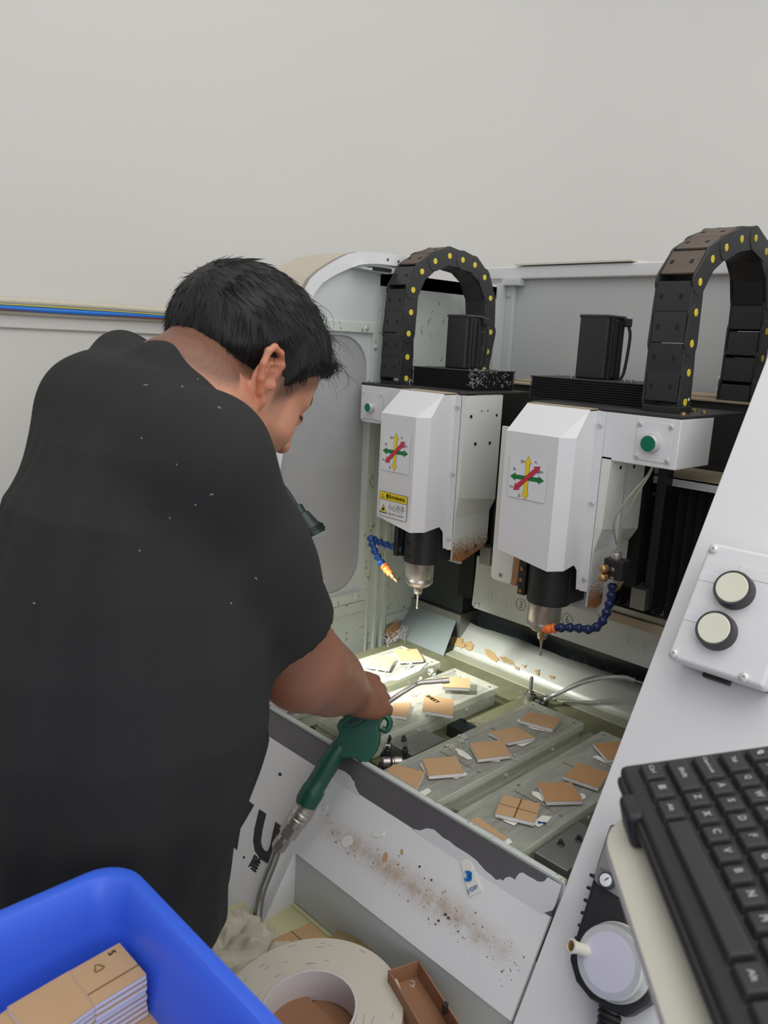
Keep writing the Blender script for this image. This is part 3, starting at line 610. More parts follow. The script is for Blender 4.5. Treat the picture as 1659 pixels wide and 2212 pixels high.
# ---------------------------------------------------------------- brown squares
def tile(quad, z, lab, m_='paper', th=.0068, group='brown squares on the clear plates', foam=True, dep=None, bevel=.0003, cat='acrylic square', clip=None):
    P = [AZ(a, b, z) for a, b in quad]
    if clip:
        Q = []
        for i in range(len(P)):
            a, b = P[i], P[(i + 1) % len(P)]
            if a[1] >= clip: Q.append(a)
            if (a[1] - clip) * (b[1] - clip) < 0: Q.append(a + (b - a) * (clip - a[1]) / (b[1] - a[1]))
        P = Q
    c = sum(P) / len(P)
    t = thing('acrylic_square', lab, cat, (c[0], c[1], z - th), group)
    obj('square_body', prism(P, (0, 0, -th + .0006)), M['foam'], t, bevel=bevel)
    obj('masking_paper', prism([p + V3(0, 0, .0004) for p in P], (0, 0, -.0009)), M[m_], t)
    return t, P
def liner(pts, z, name='liner_scrap'):
    return flat([AZ(a, b, z) for a, b in pts], (0, 0, 1), .0009)
zz = zt + .0095
T = {}
T[1] = tile([(788, 1437), (801, 1416), (856, 1419.5), (841, 1445)], zz, 'pale gold square on the window-side plate, left of the one beside the back corner', group='brown squares on the clear plates')
T[2] = tile([(851, 1403), (901, 1402), (915, 1424.6), (863, 1428)], zz, 'pale gold square nearest the back corner of the window-side plate')
T[3] = tile([(755, 1454), (793, 1449), (797, 1472), (757, 1482)], zz, 'half-hidden pale square just above the knuckles of the hand')
T[4] = tile([(570, 1508), (601, 1490), (655, 1518), (618, 1534)], zz, 'dark brown square at the ledge, mostly hidden under the forearm', 'paper2')
T[5] = tile([(955, 1461), (1015.5, 1466), (1015, 1487), (955, 1484)], zz + .004, 'brown square right behind the tip of the metal nozzle')
T[6] = tile([(917, 1500.5), (980.5, 1511), (978, 1546), (912, 1535)], zz + .004, 'brown square with the olive printed word SHEET')
T[7] = tile([(850, 1519), (889, 1518), (878, 1549), (845, 1544)], zz - .002, 'pale brown square just right of the hand, lying low on the plate')
T[8] = tile([(1143, 1538), (1215, 1551), (1194, 1575), (1123.5, 1556)], zz, 'brown square at the far end of the third plate, below the ribbed conduit')
T[9] = tile([(1056.5, 1581.5), (1115, 1570), (1155, 1593), (1098, 1604)], zz, 'brown square second from the far end of the third plate')
T[10] = tile([(1015, 1605.6), (1087, 1598), (1102.6, 1631.4), (1032.5, 1640)], zz, 'brown square in the middle of the row on the third plate')
T[11] = tile([(912, 1640), (985.6, 1633.5), (1003, 1670), (927, 1676)], zz, 'brown square second from the ledge on the third plate')
T[12] = tile([(850, 1651), (918, 1668), (898.5, 1707), (831, 1669)], zz - .002, 'brown square on the third plate nearest the ledge and the blow gun', clip=.8575)
T[13] = tile([(1283, 1607), (1350, 1600), (1368, 1640), (1313, 1641)], zz + .002, 'brown square on the fourth plate cut off by the console edge', 'paper2')
T[14] = tile([(1250, 1648), (1316, 1669.6), (1292.6, 1702), (1217.5, 1677)], zz, 'brown square second from the far end of the fourth plate', 'paper2')
T[15] = tile([(1160.6, 1691), (1234, 1690.4), (1259, 1730), (1181.4, 1732)], zz, 'brown square in the middle of the fourth plate', 'paper2')
T[16] = tile([(1087.6, 1717), (1167.3, 1736.7), (1154, 1777), (1070, 1757)], zz, 'brown square scored with a cross, on the fourth plate')
T[17] = tile([(1030, 1764), (1096, 1810), (1070, 1833), (1000, 1783)], zz - .002, 'brown square on the fourth plate nearest the ledge', clip=.8575)
t16, P16 = T[16]
def line3(a, b, w, z): a = np.array(a); b = np.array(b); d = (b - a) / np.linalg.norm(b - a); e = np.array([-d[1], d[0], 0]) * w; return prism([a - e, b - e, b + e, a + e], (0, 0, .0003))
mid = lambda a, b, k=.5: a * (1 - k) + b * k
up = V3(0, 0, .0005)
obj('scored_cross', cat_mesh(line3(mid(P16[0], P16[1]) + up, mid(P16[3], P16[2], .48) + up, .0010, 0), line3(mid(P16[0], P16[3]) + up, mid(P16[1], P16[2], .55) + up, .0005, 0)), M['groove'], t16)
t6, P6 = T[6]; ru = (P6[1] - P6[0]); ru = ru / np.linalg.norm(ru); uu = np.cross((0, 0, 1), ru); 
ang = math.radians(-40); r2 = ru * math.cos(ang) + uu * math.sin(ang); u2 = np.cross((0, 0, 1), r2)
obj('print', print_on('SHEET', P6[0] + ru * .003 - uu * .007 + up, r2, u2, (0, 0, 1), w=.036, h=.0095, bold=.03), M['inkolive'], t6)
t5, P5 = T[2]
obj('print', print_on('S', P5[1] - (P5[1] - P5[0]) * .3 - V3(0, .012, 0) + up, (1, 0, 0), (0, 1, 0), (0, 0, 1), h=.008), M['inkolive'], t5)
# liners and film scraps peeking out under the squares
def scrap(poly, z, lab, m_='liner', pr=None):
    o = tag(obj('tape_scrap', liner(poly, z), M[m_]), lab, 'tape scrap', 'tape liner scraps on the clear plates')
    return o
zs = zt + .0012
scrap([(1122, 1554), (1150, 1566), (1186, 1576), (1196, 1584), (1150, 1575), (1116, 1558)], zs, 'white liner edge under the far square of the third plate')
scrap([(1100, 1604), (1152, 1594), (1155, 1601), (1128, 1613), (1113, 1608)], zs, 'pale pink liner scrap under the second square of the third plate')
scrap([(1062, 1636), (1090, 1632), (1078, 1646), (1060, 1645)], zs, 'small liner scrap below the middle square of the third plate')
scrap([(907, 1652), (912, 1647), (925, 1668), (1004, 1669), (1010, 1674), (985, 1683), (975, 1679), (922, 1676)], zs, 'white liner sticking out around the second square from the ledge')
scrap([(983, 1616), (1000, 1622), (1012, 1631), (1021, 1640), (1010, 1641), (990, 1630)], zs, 'curled cream liner left of the middle square of the third plate', 'liner')
scrap([(902, 1714), (925, 1703), (932, 1710), (918, 1720), (908, 1722)], zs, 'printed liner scrap at the near end of the third plate')
s1 = scrap([(1148, 1779), (1172, 1762), (1192, 1765), (1183, 1776), (1164, 1787)], zs, 'white liner scrap with blue print beside the square with the cross')
obj('print', print_on('M', AZ(1162, 1780, zs + .001), (.8, .6, 0), (-.6, .8, 0), (0, 0, 1), h=.007, w=.012, bold=.15), M['inkblue'], s1)
scrap([(1082, 1767), (1100, 1773), (1118, 1778), (1110, 1784), (1090, 1775)], zs, 'cream liner scrap under the square with the cross')
scrap([(1148, 1710), (1164, 1712), (1178, 1727), (1172, 1732), (1150, 1718)], zs, 'white liner corner left of the middle square of the fourth plate')
s2 = scrap([(1252, 1714), (1262, 1716), (1266, 1724), (1258, 1728)], zs, 'small white liner corner right of the middle square of the fourth plate')
scrap([(1279, 1636), (1290, 1632), (1324, 1648), (1322, 1655)], zs, 'white liner strip under the square cut off by the console')
scrap([(1074, 1820), (1100, 1812), (1107, 1820), (1092, 1830)], zs, 'cream liner scrap at the near end of the fourth plate')
scrap([(835, 1470), (870, 1455), (900, 1440), (925, 1430), (905, 1450), (860, 1470)], zs, 'clear film curled behind the pale gold squares', 'scrap')
film_ = []
for (px, py, s, k) in ((1000, 1598, .016, 9), (980, 1620, .014, 8), (930, 1455, .014, 9), (880, 1440, .016, 10), (1000, 1492, .012, 9), (890, 1500, .014, 8), (1130, 1750, .010, 6), (1110, 1640, .010, 5), (830, 1455, .016, 8), (1040, 1560, .010, 5), (1180, 1700, .010, 5), (905, 1470, .012, 6)):
    c = AZ(px, py, zt + .001)
    for j in range(k):
        a = rng.random(3) * 6.28; pts = [c + V3(math.cos(a[0]), math.sin(a[0]), 0) * s * rng.random(), None, None]; d = V3(math.cos(a[1]), math.sin(a[1]), 0) * s * .8
        pts[1] = pts[0] + d * .5 + V3(0, 0, .002 + .005 * rng.random()); pts[2] = pts[1] + V3(-d[1], d[0], 0) * .5 - V3(0, 0, .002)
        film_.append(tube(smooth_path(pts, 3), .0006 + .0008 * rng.random(), 4, caps=False))
stuff(tag(obj('adhesive_curls', cat_mesh(*film_), M['scrap']), 'pale curls of adhesive and film littering the clear plates', 'scraps'))
# brown scrap and fibre tangle leaning against the side wall
tag(obj('brown_scrap', prism([AX(833.7, 1360, XW + .012), AX(854, 1342, XW + .008), AX(866.6, 1354.7, XW + .008), AX(866, 1368, XW + .014), AX(851, 1381, XW + .02), AX(838, 1377, XW + .02)], (.003, 0, 0)), M['paper2']), 'brown square scrap leaning on the side wall behind the first plate', 'scrap')
fb = []
for k in range(90):
    t_ = rng.random(); p = AX(878 - 40 * t_ + rng.normal() * 5, 1362 + 30 * t_ + rng.normal() * 5, XW + .03 + .02 * rng.random()); a = rng.random(3) * 6.3
    d = V3(math.sin(a[0]), math.cos(a[0]), math.sin(a[1])) * .012; fb.append(tube(smooth_path([p, p + d * .6 + V3(0, 0, .004), p + d], 3), .0005, 4, caps=False))
stuff(tag(obj('fibre_tangle', cat_mesh(*fb), M['lint']), 'pale tangled fibres in the corner below the column', 'fibres'))

# ================================================================ spindle heads
def rust_mat(name, thr):
    m = bpy.data.materials.new(name); m.use_nodes = True; nt = m.node_tree; N = nt.nodes; L = nt.links; b = N['Principled BSDF']
    b.inputs['Roughness'].default_value = .9
    tc = N.new('ShaderNodeTexCoord'); sp = N.new('ShaderNodeSeparateXYZ'); L.new(tc.outputs['Generated'], sp.inputs[0])
    no = N.new('ShaderNodeTexNoise'); no.inputs['Scale'].default_value = 260; no.inputs['Detail'].default_value = 3; no.inputs['Roughness'].default_value = .6; L.new(tc.outputs['Object'], no.inputs['Vector'])
    cr = N.new('ShaderNodeMix'); cr.data_type = 'RGBA'; cr.inputs['A'].default_value = (*lin((120, 66, 28)), 1); cr.inputs['B'].default_value = (*lin((196, 130, 66)), 1); L.new(no.outputs['Fac'], cr.inputs['Factor']); L.new(cr.outputs['Result'], b.inputs['Base Color'])
    a = N.new('ShaderNodeMath'); a.operation = 'MULTIPLY_ADD'; L.new(sp.outputs['Z'], a.inputs[0]); a.inputs[1].default_value = -.36; a.inputs[2].default_value = thr
    s = N.new('ShaderNodeMath'); s.operation = 'ADD'; L.new(a.outputs[0], s.inputs[0]); L.new(no.outputs['Fac'], s.inputs[1])
    r = N.new('ShaderNodeMapRange'); r.inputs['From Min'].default_value = .56; r.inputs['From Max'].default_value = .74; L.new(s.outputs[0], r.inputs['Value'])
    t = N.new('ShaderNodeBsdfTransparent'); mx = N.new('ShaderNodeMixShader'); L.new(r.outputs[0], mx.inputs[0]); L.new(t.outputs[0], mx.inputs[1]); L.new(b.outputs[0], mx.inputs[2]); L.new(mx.outputs[0], N['Material Output'].inputs[0]); return m
rustm = rust_mat('rust_speckle', .30)
def head(side, X0, label):
    """X0 = x of the cover's front left corner; side=-1: button box on the left, +1: on the right"""
    s = X0; Yf = 1.145
    if side < 0: xb, xc, yc, yd, xe = -1.088, -1.067, 1.166, 1.239, -1.054
    else: xb, xc, yc, yd, xe = -.755, -.735, 1.166, 1.226, -.719
    h = thing('spindle_head', label, 'spindle head', ((s + xb) / 2, 1.22, -.56), 'spindle heads')
    zt_ = -.100
    # cover: plan outline, front face bevelled at the top, scalloped at the bottom around the spindle
    zf = -.146; zb0 = -.362; 
    xl_ = s; yl = yd
    # columns of the sheet from left side round to the right flange
    def cyl_z(x, y): return zb0
    O = [(s, yd), (s, Yf + .012), (s + .0, Yf), (xb, Yf), (xc, yc), (xc, yd), (xe - .001, yd)]
    top_front = .035
    V, Fq = [], []
    def outline(z, inset):
        return [(s, yd, z), (s, Yf + inset, z), (xb - inset * .15, Yf + inset, z), (xc - inset * .0, max(yc, Yf + inset), z), (xc, yd, z)]
    rows = []
    zlow = [zb0 + .012, zb0 + .004, zb0 - .014, zb0 - .012, zb0 - .058]
    rows.append([(s, yd, zb0 - .010), (s, Yf, zb0 - .001), (xb, Yf, zb0 - .018), (xc, yc, zb0 - .016), (xc, yd - .028, zb0 - .010), (xc, yd - .016, zb0 - .022), (xc, yd - .012, zb0 - .058), (xc, yd, zb0 - .060)])
    def r8(z, ins): return [(s, yd, z), (s, Yf + ins, z), (xb, Yf + ins, z), (xc, max(yc, Yf + ins), z), (xc, max(yd - .028, Yf + ins), z), (xc, max(yd - .016, Yf + ins), z), (xc, max(yd - .012, Yf + ins), z), (xc, yd, z)]
    rows.append(r8(zf, 0)); rows.append(r8(zt_ + .001, .055))
    for r in rows: V += r
    for i in range(2):
        for k in range(7): Fq.append((i * 8 + k, i * 8 + k + 1, i * 8 + 9 + k, i * 8 + 8 + k))
    Fq.append([16 + k for k in range(8)])
    cv = obj('cover', (V, Fq), M['white'], h, label='white folded sheet cover with bevelled top'); cv.modifiers.new('t', 'SOLIDIFY').thickness = .0012
    bvv = cv.modifiers.new('b', 'BEVEL'); bvv.width = .0018; bvv.segments = 3; bvv.limit_method = 'ANGLE'; bvv.angle_limit = .35
    # flange with three screws
    obj('cover_flange', prism([(xc, yd - .001, zt_), (xe, yd - .001, zt_ - .002), (xe, yd - .001, zb0 - .060), (xc, yd - .001, zb0 - .062)], (0, -.0015, 0)), M['white'], h, bevel=.0004)
    for z in (-.125, -.262, -.40): screw(V3((xc + xe) / 2, yd - .003, z), (0, -1, 0), .0048, h)
    # top plate, dusty
    x0 = -1.354 if side < 0 else s - .012; x1 = xe if side < 0 else -.585
    obj('top_plate', box(x0, x1, yd, 1.47, zt_ - .001, zt_ + .004), M['blackdust'], h, bevel=.0008)
    obj('top_lip', box(s, xc, Yf + .055, yd, zt_ - .001, zt_ + .0025), M['dusty2'], h)
    # mounting plate at yd and the button plate
    if side < 0:
        bp = obj('button_plate', prism([(x0, yd, zt_ - .001), (s + .01, yd, zt_ - .001), (s + .01, yd, -.184), (x0 + .008, yd, -.184), (x0, yd, -.178)], (0, .12, 0)), M['white'], h, bevel=.002)
        bc = AY(800, 879, yd); corners = [(787, 849), (824, 855), (785, 904), (820, 911)]
        pl = [AY(783, 843, yd - .001), AY(828, 850, yd - .001), AY(824, 909, yd - .001), AY(783, 902, yd - .001)]
    else:
        bp = obj('button_plate', prism([(xe - .012, yd, zt_ - .001), (x1, yd, zt_ - .001), (x1, yd, -.183), (xe - .012, yd, -.183)], (0, .12, 0)), M['white'], h, bevel=.002)
        bc = AY(1402, 957, yd); corners = [(1383, 916), (1450, 923), (1375, 986), (1441, 996)]
        pl = [AY(1379, 907, yd - .001), AY(1457, 917, yd - .001), AY(1447, 1003, yd - .001), AY(1371, 990, yd - .001)]
    obj('button_panel', prism(pl, (0, -.0012, 0)), M['white'], bp, bevel=.0004)
    for c in corners: screw(AY(*c, yd - .0022), (0, -1, 0), .0028 if side < 0 else .0045, bp)
    R_ = .0125
    bc = bc + V3(0, 0, 0); b0 = V3(bc[0], yd - .002, bc[2])
    b0 = AY(803 if side < 0 else 1408, 880 if side < 0 else 958, yd - .002)
    rr = .0105 if side < 0 else .0150
    obj('button_ring', lathe(b0, (0, -1, 0), [(0, rr * 1.08), (.003, rr * 1.08), (.003, rr), (.012, rr), (.0135, rr * .93), (.0135, rr * .86), (.011, rr * .85)], 32), M['alu'], bp, smooth=True)
    obj('button_cap', lathe(b0, (0, -1, 0), [(.008, rr * .85), (.0128, rr * .85), (.0136, rr * .78), (.0134, .001)], 32), M['btn_green'], bp, smooth=True, label='green push button')
    # side sheet running back to the beam: a narrow front strip, a set-back upper face, a sloping step and a flush lower face
    x1k = AY(1009, 856, yd)[0] if side < 0 else AY(1320, 1000, yd)[0]
    yb_ = AX(1087, 853, x1k)[1] if side < 0 else AX(1392, 1019, x1k)[1]
    yb2 = AX(1054, 1130, xe)[1] if side < 0 else AX(1354, 1190, xe)[1]
    zs1, zs2 = (-.310, -.352) if side < 0 else (-.305, -.347); zb_ = -.452 if side < 0 else -.458
    zt3 = zt_ - .001 if side < 0 else -.178
    V = [(xe, yd, zt3), (x1k, yd, zt3), (x1k, yb_, zt3), (xe, yd, zs1 + .0), (x1k - .004, yd, zs1), (x1k, yb_, zs1 - .012), (xe, yd, zs2), (xe + .001, yd + .004, zs2 - .002), (xe + .001, yb2, zs1 - .040), (xe, yd, zb_ + .008), (xe + .001, yd + .03, zb_), (xe + .001, yb2 - .012, zb_ + .022), (xe + .001, yb2, zb_ + .034)]
    Fq = [(0, 3, 4, 1), (1, 4, 5, 2), (3, 6, 7, 4), (4, 7, 8, 5), (6, 9, 10, 11, 12, 8, 7)]
    ck_ = obj('side_cheek', (V, Fq), M['rusty'], h, label='white folded side sheet with drilled holes and rusty lower edge'); ck_.modifiers.new('t', 'SOLIDIFY').thickness = .0015
    hx = x1k + .0003
    hol = [(1018, 900, .0036), (1073, 897, .003), (1041, 888, .0016), (1054, 887, .0016), (1027, 959, .0036), (1058, 957, .0036)] if side < 0 else [(1341, 1010, .0034), (1370, 1008, .0034)]
    RP = [(xe + .0022, yd + .001, zb_ + .050), (xe + .0022, yb2, zb_ + .070), (xe + .0022, yb2 + .0, zb_ + .034), (xe + .0022, yb2 - .012, zb_ + .022), (xe + .0022, yd + .03, zb_ + .0), (xe + .0022, yd + .001, zb_ + .008)]
    obj('rust_patch', (RP, [(0, 1, 2, 3, 4, 5)]), rustm, h, label='speckled rust along the lower edge')
    for hy, hz in ((.045, .020), (.075, .028)): obj('drilled_hole', lathe((xe + .0024, yd + hy, zb_ + hz), (1, 0, 0), [(0, .0042), (.0003, .0042)], 12), M['groove'], h)
    for px, py, r in hol:
        p = AX(px, py, hx); obj('drilled_hole', lathe(p, (1, 0, 0), [(-.001, r), (.0003, r)], 12), M['ink'], h)
    # rust at the lower corner as flaking patches
    # spindle: clamp block, motor barrel, nose, collet nut, bit
    cx_ = -1.126 if side < 0 else -.8025; cy_ = 1.222
    zc1, zc0 = (-.372, -.458) if side < 0 else (-.372, -.460)
    obj('clamp_block', cat_mesh(box(cx_ - .040, cx_ + .048, cy_ + .0, cy_ + .10, zc0 + .004, zc1), lathe((cx_ + .006, cy_, zc0), (0, 0, 1), [(0, .040), (zc1 - zc0, .040)], 40)), M['black'], h, bevel=.0012, label='black clamp around the spindle')
    tabx = cx_ - .040
    tab = obj('clamp_tab', box(tabx - .006, tabx + .010, cy_ - .028, cy_ + .012, zc0 + .006, zc1), M['black'], h, bevel=.001)
    for z in np.linspace(zc0 + .014, zc1 - .010, 4):
        obj('clamp_bolt', lathe((tabx + .002, cy_ - .028, z), (0, -1, 0), [(0, .0038), (.003, .0036), (.003, .002), (.001, .0018)], 12), M['brass'], tab, smooth=True)
    for z in np.linspace(zc0 + .016, zc1 - .016, 3):
        if side < 0: obj('clamp_slot', obox((cx_ + .001, cy_ - .0395, z), (1, 0, 0), (0, 1, 0), (0, 0, 1), .0065, .0016, .0028), M['void'], h, bevel=.001)
    zb = zc0; r = .031
    obj('spindle_barrel', lathe((cx_, cy_, zb + .004), (0, 0, -1), [(0, r), (.040, r), (.041, r - .0006), (.0425, r - .0006), (.0435, r), (.051, r), (.053, r - .002), (.057, .026), (.0585, .022), (.061, .0215), (.0625, .015), (.0625, .010)], 48), M['steel'], h, smooth=True, label='brushed steel spindle barrel')
    obj('spindle_collar', lathe((cx_, cy_, -.364), (0, 0, -1), [(0, .030), (.010, .030)], 36), M['steeldull'], h, smooth=True)
    zn = zb - .058
    obj('collet_nut', lathe((cx_, cy_, zn), (0, 0, -1), [(0, .0088), (.004, .0095), (.012, .0095), (.014, .0085), (.017, .0085), (.019, .006)], 8), M['steel'], h)
    # fluted bit
    V, Fq = [], []; n = 12; m_ = 30; L_ = .034
    for i in range(m_ + 1):
        t_ = i / m_; tw = t_ * 9
        for k in range(n):
            a = 2 * math.pi * k / n; rr_ = .0028 if t_ < .25 else .0026 * (1 - .38 * (math.cos(2 * (a - tw)) ** 2) ** .5) * (1.25 if t_ > .9 else 1)
            V.append((cx_ + rr_ * math.cos(a), cy_ + rr_ * math.sin(a), zn - .018 - L_ * t_))
    for i in range(m_):
        for k in range(n): Fq.append((i * n + k, i * n + (k + 1) % n, (i + 1) * n + (k + 1) % n, (i + 1) * n + k))
    Fq.append([m_ * n + k for k in range(n)])
    obj('drill_bit', (V, Fq), M['steel'], h, smooth=True)
    # linear guides behind the cheeks
    gx = -1.045 if side < 0 else -.676
    obj('guide_block', box(gx - .03, gx - .012 + .012, 1.36, 1.412, -.475, -.435), M['steeldull'], h, bevel=.001)
    obj('guide_rail', box(gx - .012, gx + .006, 1.375, 1.40, -.475, -.17), M['black'], h, bevel=.001)
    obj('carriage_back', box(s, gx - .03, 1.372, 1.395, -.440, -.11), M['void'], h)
    # axis sticker
    sx, sz_ = ((AY(828, 931, Yf), AY(884, 1024, Yf)) if side < 0 else (AY(1104, 983, Yf), AY(1177, 1085, Yf)))
    x0_, x1_, z1_, z0_ = sx[0], sz_[0], sx[2], sz_[2]
    y_ = Yf - .0012
    st = obj('axis_sticker', box(x0_, x1_, y_ - .0003, y_, z0_ - .002, z1_), M['sticker'], h, label='square sticker with crossed coloured axis arrows')
    cxx, czz = (x0_ + x1_) / 2 - .001, (z0_ + z1_) / 2; A_ = (x1_ - x0_) * .44
    def arrow(d, L1, w, col, lift):
        d = np.array([d[0], 0, d[1]], float); d /= np.linalg.norm(d); e = np.array([-d[2], 0, d[0]]); c = V3(cxx, y_ - .0003 - lift, czz)
        hw, hl = w * 2.1, L1 * .30
        def pl(g): return [c + d * (L1 + g * 1.6), c + d * (L1 - hl - g * .5) + e * (hw + g), c + d * (L1 - hl - g * .2) + e * (w + g), c - d * (L1 - hl - g * .2) + e * (w + g), c - d * (L1 - hl - g * .5) + e * (hw + g), c - d * (L1 + g * 1.6), c - d * (L1 - hl - g * .5) - e * (hw + g), c - d * (L1 - hl - g * .2) - e * (w + g), c + d * (L1 - hl - g * .2) - e * (w + g), c + d * (L1 - hl - g * .5) - e * (hw + g)]
        obj('arrow_outline', prism(pl(.0006), (0, -.0001, 0)), M['ink'], st); obj('arrow', prism(pl(0), (0, -.0003, 0)), M[col], st)
    arrow((1, .02), A_, .0028 * A_ / .03, 'green_s', .0001); arrow((.02, 1), A_ * 1.08, .0030 * A_ / .03, 'yellow_s', .0004); arrow((.78, .72), A_ * 1.0, .0030 * A_ / .03, 'red_s', .0007)
    k_ = A_ / .03
    for s_, dx, dz_ in (('Z+', -.013, .022), ('Y-', .012, .024), ('X-', -.026, .009), ('X+', .021, .011), ('Y+', -.030, -.019), ('Z-', -.013, -.030)):
        obj('axis_letter', print_on(s_, (cxx + dx * k_, y_ - .0003, czz + dz_ * k_), (1, 0, 0), (0, 0, 1), (0, -1, 0), h=.0042 * k_, bold=.02), M['ink'], st)
    return h
H1 = head(-1, -1.187, 'white left spindle head with the yellow hand warning sticker')
H2 = head(+1, -.8655, 'white right spindle head nearest the console with its green button on the right')
# warning sticker on the left head
Yf = 1.145; y_ = Yf - .0012
q = [AY(821, 1059, y_), AY(881, 1074, y_), AY(877, 1127, y_), AY(818, 1112, y_)]
x0_, x1_ = (q[0][0] + q[3][0]) / 2, (q[1][0] + q[2][0]) / 2; z1_ = (q[0][2] + q[1][2]) / 2; z0_ = (q[2][2] + q[3][2]) / 2
ws = obj('warning_sticker', box(x0_, x1_, y_ - .0004, y_, z0_, z1_), M['ink'], H1, bevel=.0001, label='warning sticker with yellow header and hand symbol')
w_ = x1_ - x0_; hh = z1_ - z0_; yy = y_ - .0004
obj('sticker_body', box(x0_ + .0008, x1_ - .0008, yy - .0001, yy, z0_ + .0008, z1_ - hh * .33), M['sticker'], ws)
obj('sticker_header', box(x0_ + .0008, x1_ - .0008, yy - .0001, yy, z1_ - hh * .31, z1_ - .0008), M['yellow_s'], ws)
N_ = (0, -1, 0)
obj('print', print_on('警告/WARNING', (x0_ + w_ * .25, yy - .0001, z1_ - hh * .25), (1, 0, 0), (0, 0, 1), N_, w=w_ * .68, h=hh * .18, bold=.03), M['ink'], ws)
obj('print', print_on('小心伤手', (x0_ + w_ * .33, yy - .0001, z0_ + hh * .28), (1, 0, 0), (0, 0, 1), N_, w=w_ * .60, h=hh * .30), M['inkgrey'], ws)
obj('print', print_on('INJURE HAND', (x0_ + w_ * .33, yy - .0001, z0_ + hh * .08), (1, 0, 0), (0, 0, 1), N_, w=w_ * .58, h=hh * .13), M['inkgrey'], ws)
def tri(cx, cz, s, m_, l): obj('warning_triangle', prism([(cx - s, yy - l, cz - s * .85), (cx + s, yy - l, cz - s * .85), (cx, yy - l, cz + s * .95)], (0, -.0001, 0)), m_, ws)
tri(x0_ + w_ * .16, z0_ + hh * .30, w_ * .135, M['ink'], .0001); tri(x0_ + w_ * .16, z0_ + hh * .30, w_ * .105, M['yellow_s'], .0003)
tri(x0_ + w_ * .12, z1_ - hh * .17, w_ * .065, M['ink'], .0001); tri(x0_ + w_ * .12, z1_ - hh * .17, w_ * .045, M['yellow_s'], .0003)
obj('warning_symbol', prism([(x0_ + w_ * (.16 + a * .05), yy - .0005, z0_ + hh * (.28 + b * .08)) for a, b in ((-1, -.6), (.2, -.8), (.9, 0), (.5, 1.1), (-.2, .9), (-.7, .4))], (0, -.0001, 0)), M['ink'], ws)
obj('warning_symbol', print_on('!', (x0_ + w_ * .113, yy - .0005, z1_ - hh * .215), (1, 0, 0), (0, 0, 1), N_, h=hh * .09), M['ink'], ws)
M['rustplate'] = mat('rusty_bracket', lin((172, 130, 96)), .8, var=.3, vscale=50)
# lower left mounting plates: white plate with a rusty bracket between it and the clamp
obj('rear_plate', prism([AY(a_, b_, 1.240) for a_, b_ in ((1085, 920), (1130, 926), (1111, 1194), (1104, 1256), (1100, 1262), (1066, 1251), (1060, 1243))], (0, .006, 0)), M['rusty'], H2, bevel=.0008)
obj('rusty_bracket', prism([AY(a_, b_, 1.236) for a_, b_ in ((1112, 1192), (1124, 1196), (1118, 1254), (1112, 1266), (1104, 1264))], (0, .02, 0)), M['rustplate'], H2, bevel=.0006)
obj('rear_plate', prism([AY(a_, b_, 1.245) for a_, b_ in ((850, 1110), (872, 1114), (867, 1160), (853, 1181))], (0, .006, 0)), M['rusty'], H1, bevel=.0008)
obj('rusty_bracket', prism([AY(a_, b_, 1.242) for a_, b_ in ((858, 1150), (869, 1150), (867, 1176), (854, 1181))], (0, .01, 0)), M['rustplate'], H1, bevel=.0006)
screw(AY(1081, 1242, 1.2395), (0, -1, 0), .004, H2, M['steeldull'])
obj('rear_plate', box(-.858, -.70, 1.275, 1.283, -.475, -.14), M['inner_clean'], H2)
obj('rear_plate', box(-1.180, -1.06, 1.275, 1.283, -.46, -.14), M['inner_clean'], H1)

# ---------------------------------------------------------------- bellows stack and servo motor on each head
def stack(h, x0, x1, y0, y1, frayed):
    V, Fq = [], []
    n = 9; z0, z1 = -.0955, -.056
    V2 = []
    for i in range(2 * n + 1):
        z = z0 + (z1 - z0) * i / (2 * n); g = .0 if i % 2 == 0 else .004
        V2.append([(x0 + g, y0 + g, z), (x1 - g, y0 + g, z), (x1 - g, y1 - g, z), (x0 + g, y1 - g, z)])
    for r in V2: V += r
    for i in range(2 * n):
        for k in range(4): Fq.append((i * 4 + k, i * 4 + (k + 1) % 4, i * 4 + 4 + (k + 1) % 4, i * 4 + 4 + k))
    Fq.append([8 * n + k for k in range(4)]); Fq.append([3, 2, 1, 0])
    b = obj('bellows_stack', (V, Fq), M['bellows'], h, label='black folded bellows stack' + (' with frayed white threads' if frayed else ''))
    obj('bellows_top', box(x0, x1, y0, y1, z1, z1 + .002), M['blackdust'], b, bevel=.0004)
    return z1 + .002
zt1 = stack(H1, -1.268, -1.085, 1.312, 1.452, True); zt2 = stack(H2, -.945, -.690, 1.312, 1.44, False)
fr_ = []
for k in range(130):
    if k < 110:
        p = V3(-1.088 + .006 * rng.random(), 1.315 + .12 * rng.random() ** 1.4, -.088 + .034 * rng.random())
        if k % 3 == 0: p = V3(-1.10 + .014 * rng.random(), 1.310, -.090 + .036 * rng.random())
    else: p = V3(-1.268 - .004 * rng.random(), 1.308, -.095 + .012 * rng.random())
    a = rng.random(3) * 6.3; d = V3(.4 + .5 * math.cos(a[0]), math.sin(a[1]) * .7 - .2, math.sin(a[2]) * .6) * (.004 + .007 * rng.random())
    fr_.append(tube(smooth_path([p, p + d * .5 + V3(0, 0, .0015), p + d], 2), .00035, 3, caps=False))
stuff(obj('frayed_threads', cat_mesh(*fr_), M['lint'], H1, label='white frayed threads on the bellows stack'))
